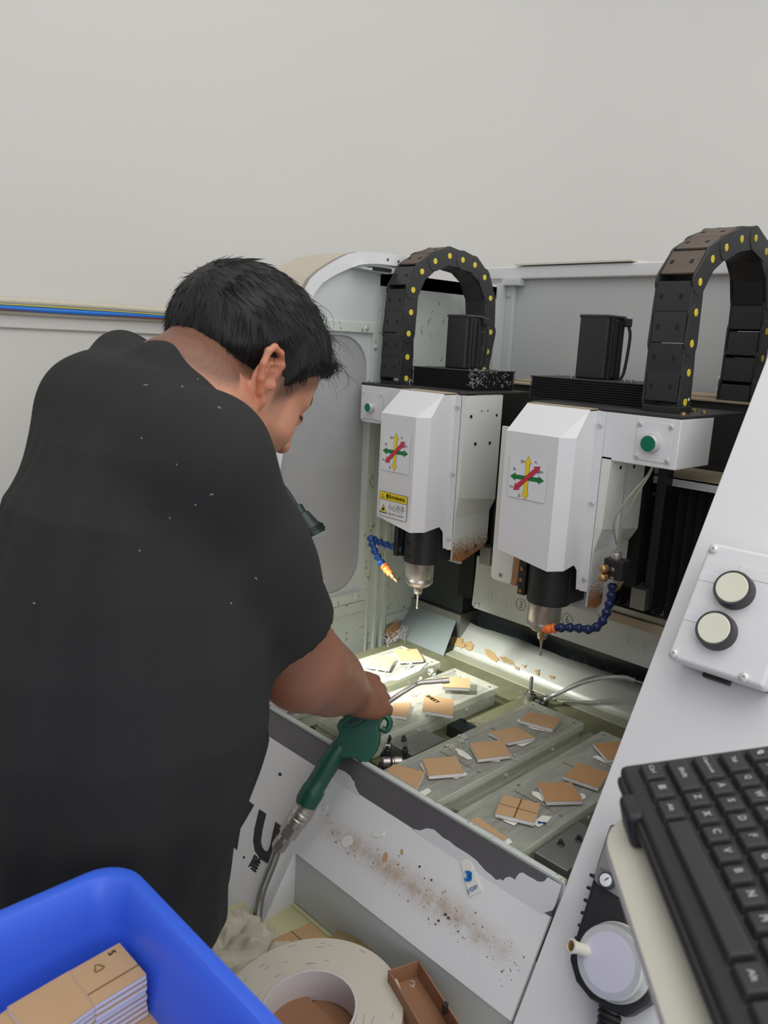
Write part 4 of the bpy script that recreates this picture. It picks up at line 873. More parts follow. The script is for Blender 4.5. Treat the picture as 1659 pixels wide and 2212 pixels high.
def motor(h, x0, x1, y0, y1, z0, z1):
    m_ = obj('servo_motor', box(x0, x1, y0, y1, z0, z1), M['black'], h, bevel=.004, seg=3)
    obj('motor_fin', box(x1 - .001, x1 + .0035, y0 + .010, y0 + .016, z0, z1 - .006), M['black'], m_, bevel=.001)
    obj('motor_fin', box(x1 - .001, x1 + .0035, y1 - .020, y1 - .006, z0, z1 - .012), M['black'], m_, bevel=.001)
    obj('motor_fin', box(x1 - .001, x1 + .002, y0 + .022, y1 - .026, z0 + .004, z1 - .008), M['black'], m_, bevel=.001)
    obj('motor_cap', box(x0 - .001, x1 + .002, y0 - .001, y1 + .001, z1 - .006, z1), M['blackdust'], m_, bevel=.002)
    obj('motor_plug', box(x1, x1 + .012, y1 - .012, y1 + .006, z1 - .020, z1 - .004), M['black'], m_, bevel=.002)
    obj('motor_lead', tube(smooth_path([(x1 + .008, y1, z1 - .018), (x1 + .012, y1 + .002, z1 - .04), (x1 + .009, y1, z0 + .02), (x1 + .004, y1 - .004, z0)]), .003, 8), M['black'], m_, smooth=True)
motor(H1, -1.2125, -1.155, 1.358, 1.415, zt1, .062); motor(H2, -.8745, -.812, 1.358, 1.418, zt2, .066)
for x, y in ((-.895, 1.33), (-.86, 1.325), (-.745, 1.322), (-.73, 1.318)): obj('stack_bolt', lathe((x, y, zt2), (0, 0, 1), [(0, .0022), (.003, .0022), (.003, .0036), (.006, .0034)], 10), M['steeldull'], H2, smooth=True)
for x, y in ((-1.10, 1.33), (-1.095, 1.35), (-1.34, 1.25), (-1.33, 1.26)): obj('stack_bolt', lathe((x, y, zt1 if x > -1.2 else -.096), (0, 0, 1), [(0, .003), (.004, .003)], 10), M['steeldull'], H1, smooth=True)
for px, py in ((1452, 888), (1476, 894), (1521, 891), (1500, 887)):
    p = AZ(px, py, -.094); obj('corner_bolt', lathe((p[0], p[1], -.0962), (0, 0, 1), [(0, .0045), (.004, .0045), (.005, .003)], 12), M['brass'], H2, smooth=True)

# ---------------------------------------------------------------- energy chains
def chain(name, xr, w, pts, label, thick=.043, extra=()):
    """pts = (y, z) pin centres in order; xr = x of the face with the yellow pins"""
    t = thing(name, label, 'cable chain', (xr - w / 2, pts[0][0], -.096), 'black cable chains')
    P = [np.array(p, float) for p in pts]; n = len(P)
    cen = np.mean([p for p in P], axis=0)
    for i in range(n):
        a = P[i]; b = P[min(i + 1, n - 1)] if i < n - 1 else P[i] * 2 - P[i - 1]
        d = b - a; L_ = np.linalg.norm(d); d /= L_; e = np.array([-d[1], d[0]])   # e in the y,z plane
        h = thick / 2
        # side plate: stadium outline, alternately inset
        ms = []
        st_g = .0012 * (i % 2)
        for k_, (xs0, xs1) in enumerate(((xr - .0045 - st_g, xr - st_g), (xr - w + st_g, xr - w + .0045 + st_g))):
            ol = []
            for j in range(9): an = math.radians(90 + 22.5 * j); ol.append(a + (d * math.cos(an) + e * math.sin(an)) * h)
            q = h * .86
            ol += [a + d * (L_ + .004) - e * q, a + d * (L_ + .012) - e * q * .4, a + d * (L_ + .012) + e * q * .4, a + d * (L_ + .004) + e * q]
            ms.append(prism([(xs1 if k_ == 0 else xs0, *p) for p in ol], ((-1 if k_ == 0 else 1) * (xs1 - xs0), 0, 0)))
        lk = obj('chain_link', cat_mesh(ms[0]), M['chain'], t, bevel=.0008, seg=1)
        obj('link_plate', ms[1], M['chain'], lk, bevel=.0008, seg=1)
        for sg in (-1, 1):
            o_ = a + d * (L_ * .5)
            cb = o_ + e * sg * (h - .003)
            isout = np.dot(cb - cen, cb - cen) > np.dot(o_ - cen, o_ - cen)
            hl = L_ * (.50 if np.dot(cb - cen, cb - cen) > np.dot(a + d * (L_ * .5) - cen, a + d * (L_ * .5) - cen) else .44)
            dust = isout and abs(d[1]) < .8 and cb[1] > .05
            br = obj('cross_bar', obox((xr - w / 2, *cb), (1, 0, 0), (0, *d), (0, *e), w / 2 - .0055, hl, .0022), M['chaindust'] if dust else M['chain'], lk, bevel=.0008, seg=1)
            if isout:
                for kx in (-.28, .22):
                    c2 = cb + e * sg * .0023
                    obj('bar_notch', obox((xr - w / 2 + w * kx, *c2), (1, 0, 0), (0, *d), (0, *e), .0028, .0040, .0006), M['void'], lk)
        obj('link_pin', lathe((xr, *a), (1, 0, 0), [(-.002, .0064), (.0006, .0064), (.0011, .0054), (.0009, .0030), (.0006, .0012)], 20), M['yellow'], lk, smooth=True, label='yellow round link pin')
    return t
c1 = [(y, z) for y, z in ((1.297, -.082), (1.297, -.035), (1.297, .016), (1.301, .062), (1.304, .110), (1.329, .151), (1.370, .177), (1.417, .193), (1.463, .189), (1.507, .182), (1.546, .157), (1.574, .111), (1.589, .077), (1.584, .031), (1.577, -.016), (1.570, -.060))]
C1 = chain('cable_chain', -1.27, .064, [c1[0], c1[1], c1[2], c1[3], c1[4], c1[5], c1[6], c1[7], c1[8], c1[9], c1[10], c1[11], c1[13], c1[14], c1[15]], 'black cable chain with yellow pins arching behind the left head')
c2 = [(1.297, -.078), (1.297, -.029), (1.295, .018), (1.296, .068), (1.297, .116), (1.331, .155), (1.377, .178), (1.432, .198), (1.489, .206), (1.542, .189), (1.580, .150), (1.596, .10), (1.597, .05), (1.595, .0), (1.592, -.05)]
C2 = chain('cable_chain', -.617, .068, c2, 'larger black cable chain with yellow pins cut off by the right edge of the picture')
# chain feet
obj('chain_foot', box(-1.33, -1.272, 1.275, 1.32, -.096, -.090), M['black'], C1, bevel=.001)
obj('chain_foot', box(-.680, -.615, 1.270, 1.32, -.096, -.085), M['black'], C2, bevel=.001)
obj('foot_pin', lathe((-.6155, 1.305, -.073), (1, 0, 0), [(0, .0025), (.001, .0025)], 10), M['foam'], C2, smooth=True)
for z in (-.040, -.062): obj('foot_pin', lathe((-.686, 1.573, z), (0, -1, 0), [(0, .0030), (.001, .0028)], 10), M['foam'], C2, smooth=True)

# ---------------------------------------------------------------- coolant hoses, valve block, cables
def loc_hose(name, path, r, m_, parent, pitch=.0150):
    P = smooth_path(path, 10); d = np.r_[0, np.cumsum([np.linalg.norm(P[i + 1] - P[i]) for i in range(len(P) - 1)])]; Ls = d[-1]; n = max(3, int(Ls / pitch)); out = []
    def at(s): s = min(max(s, 0), Ls); return np.array([np.interp(s, d, [p[k] for p in P]) for k in range(3)])
    root = None
    for i in range(n):
        a = at(i * Ls / n); b = at((i + 1) * Ls / n); ax = b - a; l = np.linalg.norm(ax)
        out.append(lathe(a, ax, [(-.002, r * .66), (0, r * .92), (l * .16, r * 1.10), (l * .34, r * 1.10), (l * .42, r * .98), (l * .66, r * .80), (l * .84, r * .66), (l * .94, r * .66), (l * 1.05, r * .80)], 16))
    for i, s in enumerate(out):
        obj('hose_segment', s, m_, parent, smooth=True)
h1 = thing('coolant_hose', 'bright blue segmented coolant hose with orange nozzle by the left spindle', 'coolant hose', AY(830, 1200, 1.17), 'segmented coolant hoses')
pa = [AY(868, 1185, 1.200), AY(850, 1182, 1.190), AY(828, 1175, 1.180), AY(808, 1166, 1.168), AY(801, 1160, 1.160), AY(803, 1172, 1.152), AY(810, 1192, 1.150), AY(820, 1210, 1.150), AY(830, 1224, 1.150)]
loc_hose('x', pa, .0078, M['hose_blue'], h1)
nz = [AY(829, 1222, 1.150), AY(838, 1236, 1.150), AY(850, 1248, 1.150)]
ax = nz[2] - nz[0]
nb = obj('nozzle', lathe(nz[0], ax, [(0, .0085), (.003, .009), (.006, .0066), (.010, .0088), (.014, .0085), (.017, .0068), (.022, .0075), (.027, .0062)], 18), M['orange'], h1, smooth=True, label='orange nozzle')
obj('brass_tip', lathe(nz[0] + ax / np.linalg.norm(ax) * .026, ax, [(0, .0055), (.010, .0050), (.012, .0030), (.022, .0026), (.023, .0015)], 14), M['brass'], h1, smooth=True)
vb1 = obj('valve_block', box(-1.172, -1.160, 1.185, 1.215, -.452, -.378), M['black'], H1, bevel=.001)
h2 = thing('coolant_hose', 'dark blue segmented coolant hose with orange nozzle by the right spindle', 'coolant hose', AY(1290, 1340, 1.2), 'segmented coolant hoses')
pb_ = [AY(1323, 1262, 1.235), AY(1320, 1290, 1.232), AY(1312, 1318, 1.225), AY(1300, 1345, 1.215), AY(1280, 1360, 1.205), AY(1258, 1358, 1.198), AY(1238, 1356, 1.192), AY(1218, 1356, 1.186), AY(1198, 1357, 1.18)]
loc_hose('x', pb_, .0078, M['hose_blue_dark'], h2)
ax = AY(1168, 1362, 1.172) - pb_[-1]
obj('nozzle', lathe(pb_[-1] - ax * .05, ax, [(0, .0088), (.004, .0092), (.007, .0066), (.011, .0086), (.016, .0085), (.020, .0060), (.0235, .0048)], 18), M['orange'], h2, smooth=True, label='orange nozzle')
obj('brass_tip', lathe(AY(1170, 1364, 1.174), AY(1168, 1392, 1.172) - AY(1172, 1364, 1.174), [(0, .0042), (.008, .0036), (.016, .0020), (.020, .0016)], 12), M['brass'], h2, smooth=True)
vb = thing('valve_block', 'black valve block with two brass knobs and a steel socket on the right head', 'valve block', AY(1325, 1230, 1.235))
a, b = AY(1305, 1205, 1.222), AY(1341, 1258, 1.222)
obj('block_body', box(a[0], b[0], 1.222, 1.250, b[2], a[2]), M['black'], vb, bevel=.0015)
for px, py in ((1306, 1227), (1304, 1246)):
    c = AY(px, py, 1.218); obj('brass_knob', lathe(c + V3(.004, .004, 0), (-.25, -1, 0), [(0, .004), (.004, .0045), (.005, .0078), (.013, .0074), (.016, .0045), (.0165, .001)], 18), M['brass'], vb, smooth=True)
    obj('block_slot', box(c[0] + .010, c[0] + .017, 1.2208, 1.222, c[2] - .003, c[2] + .003), M['steel'], vb, bevel=.0006)
c = AY(1332, 1196, 1.236); obj('steel_socket', lathe((c[0], c[1], a[2] - .001), (0, 0, 1), [(0, .0085), (.004, .009), (.010, .0085), (.011, .0075), (.016, .0078), (.017, .004)], 16), M['steel'], vb, smooth=True)
for k, mid_ in enumerate(([(1326, 1130, 1.215), (1352, 1082, 1.22)], [(1346, 1130, 1.23), (1372, 1075, 1.235)])):
    path = smooth_path([c + V3(-.002 + .005 * k, 0, .016), AY(*mid_[0]), AY(*mid_[1]), AY(1396 + 4 * k, 1030, 1.245), AY(1408 + 3 * k, 1008, 1.25)], 8)
    tag(obj('signal_cable', tube(path, .0017, 8), M['cable'], smooth=True), ('pale cable bowing left from the valve block up to the button box' if k == 0 else 'straighter pale cable rising from the valve block to the button box'), 'cable', 'cables above the valve block')

# ---------------------------------------------------------------- work lamp on the side wall
lp0 = AY(645, 1088, .97); lp1 = AY(674, 1158, .97)
axl = V3(.10, .22, -.97); axl /= np.linalg.norm(axl)
axl = (lp1 - lp0) / np.linalg.norm(lp1 - lp0) * .8 + V3(.1, .25, -.25); axl /= np.linalg.norm(axl)
lampb = AY(650, 1112, .98)
LM = thing('work_lamp', 'dark green conical work lamp with ribbed rim pointing down at the plates', 'lamp', lampb)
Ls = .060
obj('lamp_shade', lathe(lampb, axl, [(-.020, .010), (-.018, .013), (-.002, .013), (0, .017), (.030, .024), (.0305, .026), (.034, .027)], 36, caps=False), M['darkgreen'], LM, smooth=True)
rb = [lathe(lampb + axl * .034, axl, [(0, .027), (.016, .028), (.018, .026)], 36, caps=False)]
u, v, a_ = frame_from(axl)
for k in range(40):
    th = 2 * math.pi * k / 40; d = u * math.cos(th) + v * math.sin(th); rb.append(obox(lampb + axl * .041 + d * .0285, axl, np.cross(axl, d), d, .006, .0009, .0012))
obj('ribbed_ring', cat_mesh(*rb), M['darkgreen'], LM, smooth=False)
obj('lamp_lens', lathe(lampb + axl * .044, axl, [(0, .024), (.001, .024)], 32), M['glow'], LM)
obj('gooseneck', tube(smooth_path([lampb - axl * .018, lampb - axl * .05 + V3(-.02, 0, .01), lampb + V3(-.09, -.02, .06), lampb + V3(-.14, -.03, -.02), (XW + .002, .93, -.40)], 10), .006, 10), M['black'], LM, smooth=True)
sl = bpy.data.lights.new('work_lamp_light', 'SPOT'); sl.energy = 24; sl.spot_size = math.radians(74); sl.spot_blend = .75; sl.shadow_soft_size = .022; sl.color = (1, 1, .93)
so = bpy.data.objects.new('work_lamp_light', sl); COL.objects.link(so); so.parent = LM; so.location = Vector((axl * .056).tolist())
so.rotation_euler = Vector(((AZ(850, 1435, -.70) - lampb) * 1.0).tolist()).to_track_quat('-Z', 'Y').to_euler()
# thin black lead near the sleeve
tag(obj('lamp_lead', tube(smooth_path([AY(668, 1232, 1.02), AY(690, 1243, 1.02), AY(701, 1262, 1.02), AY(697, 1278, 1.02), AY(680, 1284, 1.02)]), .0012, 6), M['ink'], smooth=True), 'thin black wire loop showing beside the shirt sleeve', 'cable')
# ================================================================ keyboard and tray
KO = V3(-.195, .499, -.291); KR = V3(.673, -.739, -.015); KC = V3(.72, .65, .243)
KR /= np.linalg.norm(KR); KC -= KR * np.dot(KC, KR); KC /= np.linalg.norm(KC); KN = np.cross(KR, KC); KN /= np.linalg.norm(KN)
U = .01905
def K(x, y, h=0.0): return KO + KR * (x * U) + KC * (y * U) + KN * h
kb = thing('keyboard', 'black computer keyboard with white legends standing diagonally on the cream tray', 'keyboard', K(4.5, 1.5, -.03))
def kslab(x0, x1, y0, y1, h0, h1): return [K(x, y, h) for x in (x0, x1) for y in (y0, y1) for h in (h0, h1)], box(0, 1, 0, 1, 0, 1)[1]
obj('keyboard_body', kslab(-3.25, 12.8, -2.05, 6.2, -.020, -.0055), M['keybody'], kb, bevel=.005, seg=3)
obj('front_lip', kslab(-2.9, 12.5, -2.25, -1.75, -.020, -.010), M['keybody'], kb, bevel=.003)
obj('folding_foot', kslab(-1.35, .15, -2.5, -1.6, -.032, -.006), M['keybody'], kb, bevel=.004)
rows = [(-1, [(1.25, 'Ctrl'), (1.25, '■'), (1.25, 'Alt'), (6.25, ''), (1.25, 'Alt'), (1.25, '■'), (1.25, '≡'), (1.25, 'Ctrl')]),
        (0, [(2.25, 'Shift')] + [(1, c) for c in 'ZXCVBNM,./'] + [(2.75, 'Shift')]),
        (1, [(1.75, 'CapsLock')] + [(1, c) for c in "ASDFGHJKL;'"] + [(2.25, 'Enter')]),
        (2, [(1.5, 'Tab')] + [(1, c) for c in 'QWERTYUIOP[]'] + [(1.5, '\\')]),
        (3, [(1, c) for c in '`1234567890-='] + [(2, 'Back')]),
        (4.25, [(1, 'Esc')] + [(1, 'F%d' % i) for i in range(1, 13)] + [(1, 'Prt'), (1, 'Del')])]
for y, ks in rows:
    x = -2.75 - .5 + .0
    x = -3.25 + .5 - .0
    x = -(2.75)
    for w_, c in ks:
        cx_ = x + w_ / 2 ; x += w_
        hx, hy = w_ / 2 - .045, .455
        b = [K(cx_ + sx * hx, y + sy * hy, -.007) for sx, sy in ((-1, -1), (1, -1), (1, 1), (-1, 1))]
        t_ = [K(cx_ + sx * (hx - .10), y + .03 + sy * (hy - .12), 0.0) for sx, sy in ((-1, -1), (1, -1), (1, 1), (-1, 1))]
        kk = obj('key', (b + t_, [(0, 1, 2, 3), (4, 7, 6, 5), (0, 4, 5, 1), (1, 5, 6, 2), (2, 6, 7, 3), (3, 7, 4, 0)]), M['key'], kb, bevel=.0012, seg=2)
        if c and cx_ < 9:
            big = len(c) == 1
            hgt = .0048 if big else .0034; 
            wd = None if big else min(.0026 * len(c), (w_ * U) - .006)
            xo = cx_ - (.13 if big else (wd / U / 2))
            obj('key_legend', print_on(c, K(xo, y - .05, .0001), KR, KC, KN, h=hgt, w=wd, bold=.05, lift=.0003), M['legend'], kk)
# cream tray under it
ty = thing('keyboard_tray', 'thick cream rounded tray under the keyboard', 'tray', K(4, 1, -.07))
def tray():
    # outline in key units, swept as a thick slab with a rounded rim
    V, Fq = [], []
    x0, x1, y0, y1 = TX0, 13.5, TY0, 6.5; r = 2.2
    O = []
    for cx_, cy_, a0 in ((x1 - r, y1 - r, 0), (x0 + r, y1 - r, 90), (x0 + r, y0 + r, 180), (x1 - r, y0 + r, 270)):
        for j in range(9): a = math.radians(a0 + 90 * j / 8); O.append((cx_ + r * math.cos(a), cy_ + r * math.sin(a)))
    cxm, cym = (x0 + x1) / 2, (y0 + y1) / 2; n = len(O)
    prof = [(-.060, 1.1), (-.058, .5), (-.052, .15), (-.043, 0), (-.036, .1), (-.0335, .45), (-.0325, 1.1)]
    for h, ins in prof:
        for (x, y) in O:
            ln = math.hypot(1, 1); dx = np.sign(cxm - x) * min(ins, abs(cxm - x)); dy = np.sign(cym - y) * min(ins, abs(cym - y))
            # inset mostly along the outline normal
            ex = max(0, 1 - min(abs(x - x0), abs(x - x1)) / r); ey = max(0, 1 - min(abs(y - y0), abs(y - y1)) / r)
            V.append(K(x + dx * ex, y + dy * ey, h))
    for i in range(len(prof) - 1):
        for k in range(n): Fq.append((i * n + k, i * n + (k + 1) % n, (i + 1) * n + (k + 1) % n, (i + 1) * n + k))
    Fq.append(list(range(n))[::-1]); Fq.append([(len(prof) - 1) * n + k for k in range(n)]); return V, Fq
TX0, TY0 = -2.6, -3.35
obj('tray_board', tray(), M['cream'], ty, smooth=True)
a_ = K(9, 5, -.05); obj('tray_arm', tube([a_, a_ + V3(.05, .25, -.06), V3(.12, Z2Y(-.36) + .004, -.36)], .022, 16), M['cream'], ty, smooth=True)
# ================================================================ handwheel pendant on the console
pd_ = thing('handwheel_pendant', 'black handwheel pendant with silver dial and grey selector plate on the console', 'handwheel', AP(1320, 2000))
def PO(pl, off): return [AP(a, b, off) for a, b in pl]
body = [(1316, 1779), (1345, 1783), (1352, 1790), (1372, 1802), (1420, 1830), (1480, 1950), (1440, 2060), (1412, 2130), (1398, 2170), (1350, 2200), (1310, 2180), (1272, 2158), (1242, 2120), (1228, 2070), (1240, 2030), (1257, 1975), (1272, 1925), (1290, 1860)]
obj('pendant_body', prism(PO(body, .030), -NPI * .029), M['black'], pd_, bevel=.005, seg=3)
obj('selector_plate', prism(PO([(1321, 1784), (1340, 1788), (1350, 1796), (1400, 1825), (1410, 1880), (1350, 1945), (1335, 1938), (1291, 1910), (1283, 1901), (1285, 1885), (1303, 1830), (1316, 1788)], .0325), -NPI * .003), M['greyplate'], pd_, bevel=.0012)
kc = AP(1313, 1902, .034)
kn = obj('selector_knob', lathe(kc, NPI, [(0, .0105), (.006, .010), (.0065, .0075)], 28), M['darkgrey'], pd_, smooth=True)
obj('knob_cap', lathe(kc + NPI * .0062, NPI, [(0, .0078), (.002, .0076), (.0024, .006)], 28), M['sticker'], kn, smooth=True, label='white knob cap')
obj('knob_pointer', obox(kc + NPI * .0088 + UPI * .002 + V3(.0015, 0, 0), (.55, .4, .66), NPI, np.cross((.55, .4, .66), NPI), .0035, .0003, .0006), M['ink'], kn)
obj('plate_print', print_on('X Y Z 4', AP(1296, 1878, .0335), (1, 0, 0), UPI, NPI, w=.016, h=.003), M['ink'], pd_)
dc = AP(1334, 2078, .030)
dl = obj('dial_rim', lathe(dc, NPI, [(0, .0440), (.006, .0440), (.0065, .043), (.014, .0405), (.016, .041), (.026, .0405), (.0275, .0395), (.0275, .0385)], 64), M['alu'], pd_, smooth=True, label='silver dial rim with fine scale marks')
obj('dial_face', lathe(dc, NPI, [(.020, .0386), (.0272, .0386), (.0276, .030), (.0276, .001)], 64), M['lav'], dl, smooth=True, label='lavender white dial face')
tk = []
u, v, a_ = frame_from(NPI)
for k in range(100):
    th = 2 * math.pi * k / 100; d = u * math.cos(th) + v * math.sin(th); L_ = .0022 if k % 10 == 0 else .0013
    tk.append(obox(dc + NPI * .0076 + d * (.0428 - L_), d, np.cross(NPI, d), NPI, L_, .00022, .0006))
stuff(obj('scale_marks', cat_mesh(*tk), M['ink'], dl))
cr = AP(1262, 2052, .0585)
obj('crank_handle', lathe(cr, NPI + V3(-.35, 0, 0), [(-.004, .0075), (.001, .0072), (.014, .0068), (.022, .0085), (.024, .0085), (.0245, .0062), (.021, .006)], 24), M['cream'], pd_, smooth=True, label='small crank handle on the dial')
obj('crank_screw', lathe(cr + (NPI + V3(-.35, 0, 0)) / np.linalg.norm(NPI + V3(-.35, 0, 0)) * .021, NPI + V3(-.35, 0, 0), [(0, .0058), (.0015, .0056), (.002, .003)], 12), M['brass'], pd_, smooth=True)
obj('side_grip', prism(PO([(1345, 1783), (1362, 1770), (1390, 1765), (1430, 1790), (1420, 1840), (1372, 1802)], .045), -NPI * .030), M['black'], pd_, bevel=.005)
pts = []
for k in range(60):
    t_ = k / 59; c = AP(1318 - 10 * t_, 2176 + 130 * t_, .016); a = t_ * 60; pts.append(c + V3(math.cos(a), 0, 0) * .012 + NPI * math.sin(a) * .008)
obj('coiled_lead', tube(smooth_path(pts, 3), .0035, 8), M['black'], pd_, smooth=True)
for k in range(7):
    p = AP(1284 - 6.3 * k, 1893 + 27 * k, .012); obj('grip_rib', obox(p, (1, 0, 0), UPI, NPI, .004, .002, .008), M['black'], pd_, bevel=.001)

# ================================================================ blow gun on the ledge
Hn = AP(652, 1742, .030); Bn = AZ(790, 1590, -.660)
gd = (Bn - Hn) / np.linalg.norm(Bn - Hn); gn = -Bn / np.linalg.norm(Bn); gn = gn - gd * np.dot(gn, gd); gn /= np.linalg.norm(gn)
def G(px, py, off=0): return APL(px, py, Bn + gn * off, gn)
gun = thing('air_blow_gun', 'dark green air blow gun with bent metal nozzle hooked over the grey ledge', 'blow gun', G(760, 1640))
bodyp = [(714, 1611), (733, 1586), (727, 1568), (731, 1558), (742, 1553), (756, 1543), (772, 1536), (791, 1533), (801, 1530), (810, 1524), (818, 1527), (822, 1538), (829, 1546), (826, 1556), (817, 1572), (820, 1588), (818, 1611), (811, 1628), (802, 1640), (794, 1650), (787, 1656), (771, 1641), (754, 1637), (741, 1639), (728, 1634)]
handlep = [(646, 1727), (655, 1708), (665, 1690), (672, 1684), (680, 1670), (690, 1652), (702, 1632), (714, 1611), (725, 1600), (745, 1612), (752, 1636), (741, 1640), (733, 1652), (721, 1671), (708, 1694), (704, 1706), (697, 1718), (690, 1733), (681, 1746), (668, 1742)]
obj('gun_body', prism([G(*p, .013) for p in bodyp], -gn * .026), M['green'], gun, bevel=.0055, seg=4)
def rib_tube(pix, rs, off=0, n=20): return tube([G(*p, off) for p in pix], rs, n)
obj('gun_handle', rib_tube([(660, 1738), (664, 1729), (675, 1710), (678, 1704), (680, 1700), (694, 1677), (707, 1654), (722, 1630), (737, 1608)], [.0185, .0200, .0202, .0200, .0178, .0176, .0172, .0170, .014]), M['green'], gun, smooth=True)
obj('gun_lever', cat_mesh(rib_tube(smooth_path([(734, 1580, 0), (733, 1566, 0), (745, 1556, 0), (768, 1545, 0), (795, 1541, 0)], 5) and [(735, 1580), (733, 1570), (738, 1560), (750, 1551), (768, 1543), (786, 1539), (800, 1537)], [.003, .0045, .005, .005, .005, .005, .004], .013, 10)), M['green'], gun, smooth=True)
obj('gun_ridge', rib_tube([(740, 1572), (758, 1575), (772, 1570), (800, 1552), (812, 1540)], [.0025] * 5, .0125, 8), M['green'], gun, smooth=True)
obj('lever_slot', prism([G(*p, .0134) for p in [(748, 1566), (756, 1556), (772, 1549), (790, 1546), (782, 1554), (764, 1562)]], -gn * .001), M['darkgreen'], gun, bevel=.0003)
obj('nozzle_boss', tube([G(806, 1548), G(820, 1531)], [.013, .0095], 18), M['green'], gun, smooth=True)
obj('hang_hook', tube(smooth_path([G(822, 1541), G(834, 1548), G(842, 1558), G(840, 1571), G(832, 1578), G(824, 1572)], 5), .0052, 12), M['green'], gun, smooth=True)
obj('gun_pivot', lathe(G(815, 1547, .013), gn, [(0, .003), (.0012, .0028)], 12), M['steel'], gun, smooth=True)
nzp = [G(818, 1532), G(860, 1502), G(893, 1481), G(902, 1477), G(912, 1474), G(940, 1472), G(967, 1469.5)]
nzp = [nzp[0], AZ(860, 1502, -.605), AZ(893, 1481, -.590), AZ(903, 1476.5, -.586), AZ(914, 1474, -.584), AZ(940, 1472, -.582), AZ(968, 1469.5, -.580)]
obj('nozzle_tube', tube(smooth_path(nzp, 5), .0042, 16), M['steel'], gun, smooth=True, label='bent metal nozzle tube')
obj('nozzle_end', tube([AZ(955, 1471, -.581), AZ(970, 1469.5, -.58)], .0052, 16), M['steel'], gun, smooth=True)
# metal coupling and hose
ca, cb = G(664, 1738), AP(597, 1836, .022); ax = cb - ca; L_ = np.linalg.norm(ax)
s = L_ / .105
cp = tag(obj('quick_coupling', lathe(ca, ax, [(-.002, .0165), (.006 * s, .0165), (.0065 * s, .0180), (.012 * s, .0185), (.014 * s, .0172), (.016 * s, .0185), (.026 * s, .0185), (.028 * s, .0172), (.030 * s, .0185), (.040 * s, .0180), (.043 * s, .0150), (.045 * s, .0150)], 36), M['steel'], smooth=True), 'ribbed steel quick coupling screwed to the green blow gun', 'coupling')
obj('hose_nut', cat_mesh(lathe(ca + ax / L_ * .045 * s, ax, [(0, .0150), (.001, .0165), (.024 * s, .0165), (.026 * s, .0145)], 6), lathe(ca + ax / L_ * .071 * s, ax, [(0, .0125), (.010 * s, .0125)], 20), lathe(ca + ax / L_ * .081 * s, ax, [(0, .0118), (.001, .0135), (.020 * s, .0125), (.024 * s, .009)], 6)), M['steel'], cp)
tag(obj('air_supply_hose', tube(smooth_path([ca + ax / L_ * .100 * s, AP(590, 1862, .018), AP(576, 1897, .016), AP(566, 1925, .014), AP(560, 1950, .010), AP(556, 1985, .008), AP(556, 2060, .006)], 8), .0075, 16), M['steeldull'], smooth=True), 'grey brown air hose hanging from the blow gun coupling', 'hose')

# ================================================================ foam topped bench and what lies on it
zb = -.966
bn = thing('work_bench', 'low bench with a yellowed foam top in front of the machine', 'bench', (-.78, .63, -CZ))
obj('bench_top', box(-1.022, -.46, .525, .7645, zb - .03, zb), M['foamyellow'], bn, bevel=.004)
for x in (-1.0, -.50):
    for y in (.55, .74): obj('leg', box(x - .015, x + .015, y - .015, y + .015, -CZ, zb - .03), M['steeldull'], bn)
obj('bench_lip', box(-1.030, -.458, .758, .7648, zb - .002, zb + .004), M['foamyellow'], bn, bevel=.001)
def wrap(c0, c1, wdt, h, seed, lab, group='crumpled foam wrap on the bench'):
    r_ = np.random.default_rng(seed); a = np.array(c0, float); b = np.array(c1, float); d = b - a; L_ = np.linalg.norm(d); d /= L_; e = np.cross((0, 0, 1), d); nx, ny = 44, 22
    ph = r_.random(12) * 6.28; V, Fq = [], []
    for i in range(nx + 1):
        for j in range(ny + 1):
            s, t_ = i / nx, j / ny * 2 - 1
            z = h * max(0, 1 - abs(t_) ** 2.4) * (1 + .25 * math.sin(9 * s + ph[0]) + .15 * math.sin(23 * s + 4 * t_ + ph[1])) * (1 - .65 * max(0, abs(s - .5) * 2 - .75) * 4 * .6)
            z += .0012 * math.sin(26 * s + 5 * t_ + ph[2]) + .0008 * math.sin(14 * t_ + 9 * s + ph[3])
            w_ = wdt * (1 + .10 * math.sin(7 * s + ph[4]) + .04 * math.sin(31 * s + ph[5]))
            V.append(a + d * (L_ * s + .004 * math.sin(9 * t_ + ph[6])) + e * (t_ * w_) + V3(0, 0, max(.0006, z)))
    for i in range(nx):
        for j in range(ny): q = i * (ny + 1) + j; Fq.append((q, q + ny + 1, q + ny + 2, q + 1))
    o = tag(obj('foam_wrap', (V, Fq), M['film'], smooth=True), lab, 'foam sheet', group); m_ = o.modifiers.new('s', 'SOLIDIFY'); m_.thickness = .002; m_.offset = -1; return o
def B(px, py, z=zb): return AZ(px, py, z)
wrap(B(425, 2060), B(545, 1990), .038, .030, 1, 'crumpled beige foam wrap roll nearest the man')
wrap(B(455, 2110), B(590, 2020), .036, .026, 2, 'middle roll of crumpled foam wrap with glossy flecks')
wrap(B(500, 2150), B(630, 2052), .034, .020, 3, 'lower crumpled foam wrap beside the brown scored squares')
t, P = tile([(588, 2030), (668, 1994), (706, 2026), (626, 2066)], zb + .022, 'brown scored square lying on the crumpled foam', th=.005, group='brown pieces on the bench')
obj('scored_line', line3(mid(P[0], P[1]) + up, mid(P[3], P[2]) + up, .0006, 0), M['groove'], t)
t, P = tile([(565, 2090), (603, 2072), (640, 2100), (600, 2125)], zb + .014, 'brown scored square half under the tape roll', th=.005, group='brown pieces on the bench')
obj('scored_line', line3(mid(P[0], P[1]) + up, mid(P[3], P[2]) + up, .0006, 0), M['groove'], t)
oc = thing('olive_card_box', 'flat olive brown card box between tape roll and white panel', 'box', B(760, 2030))
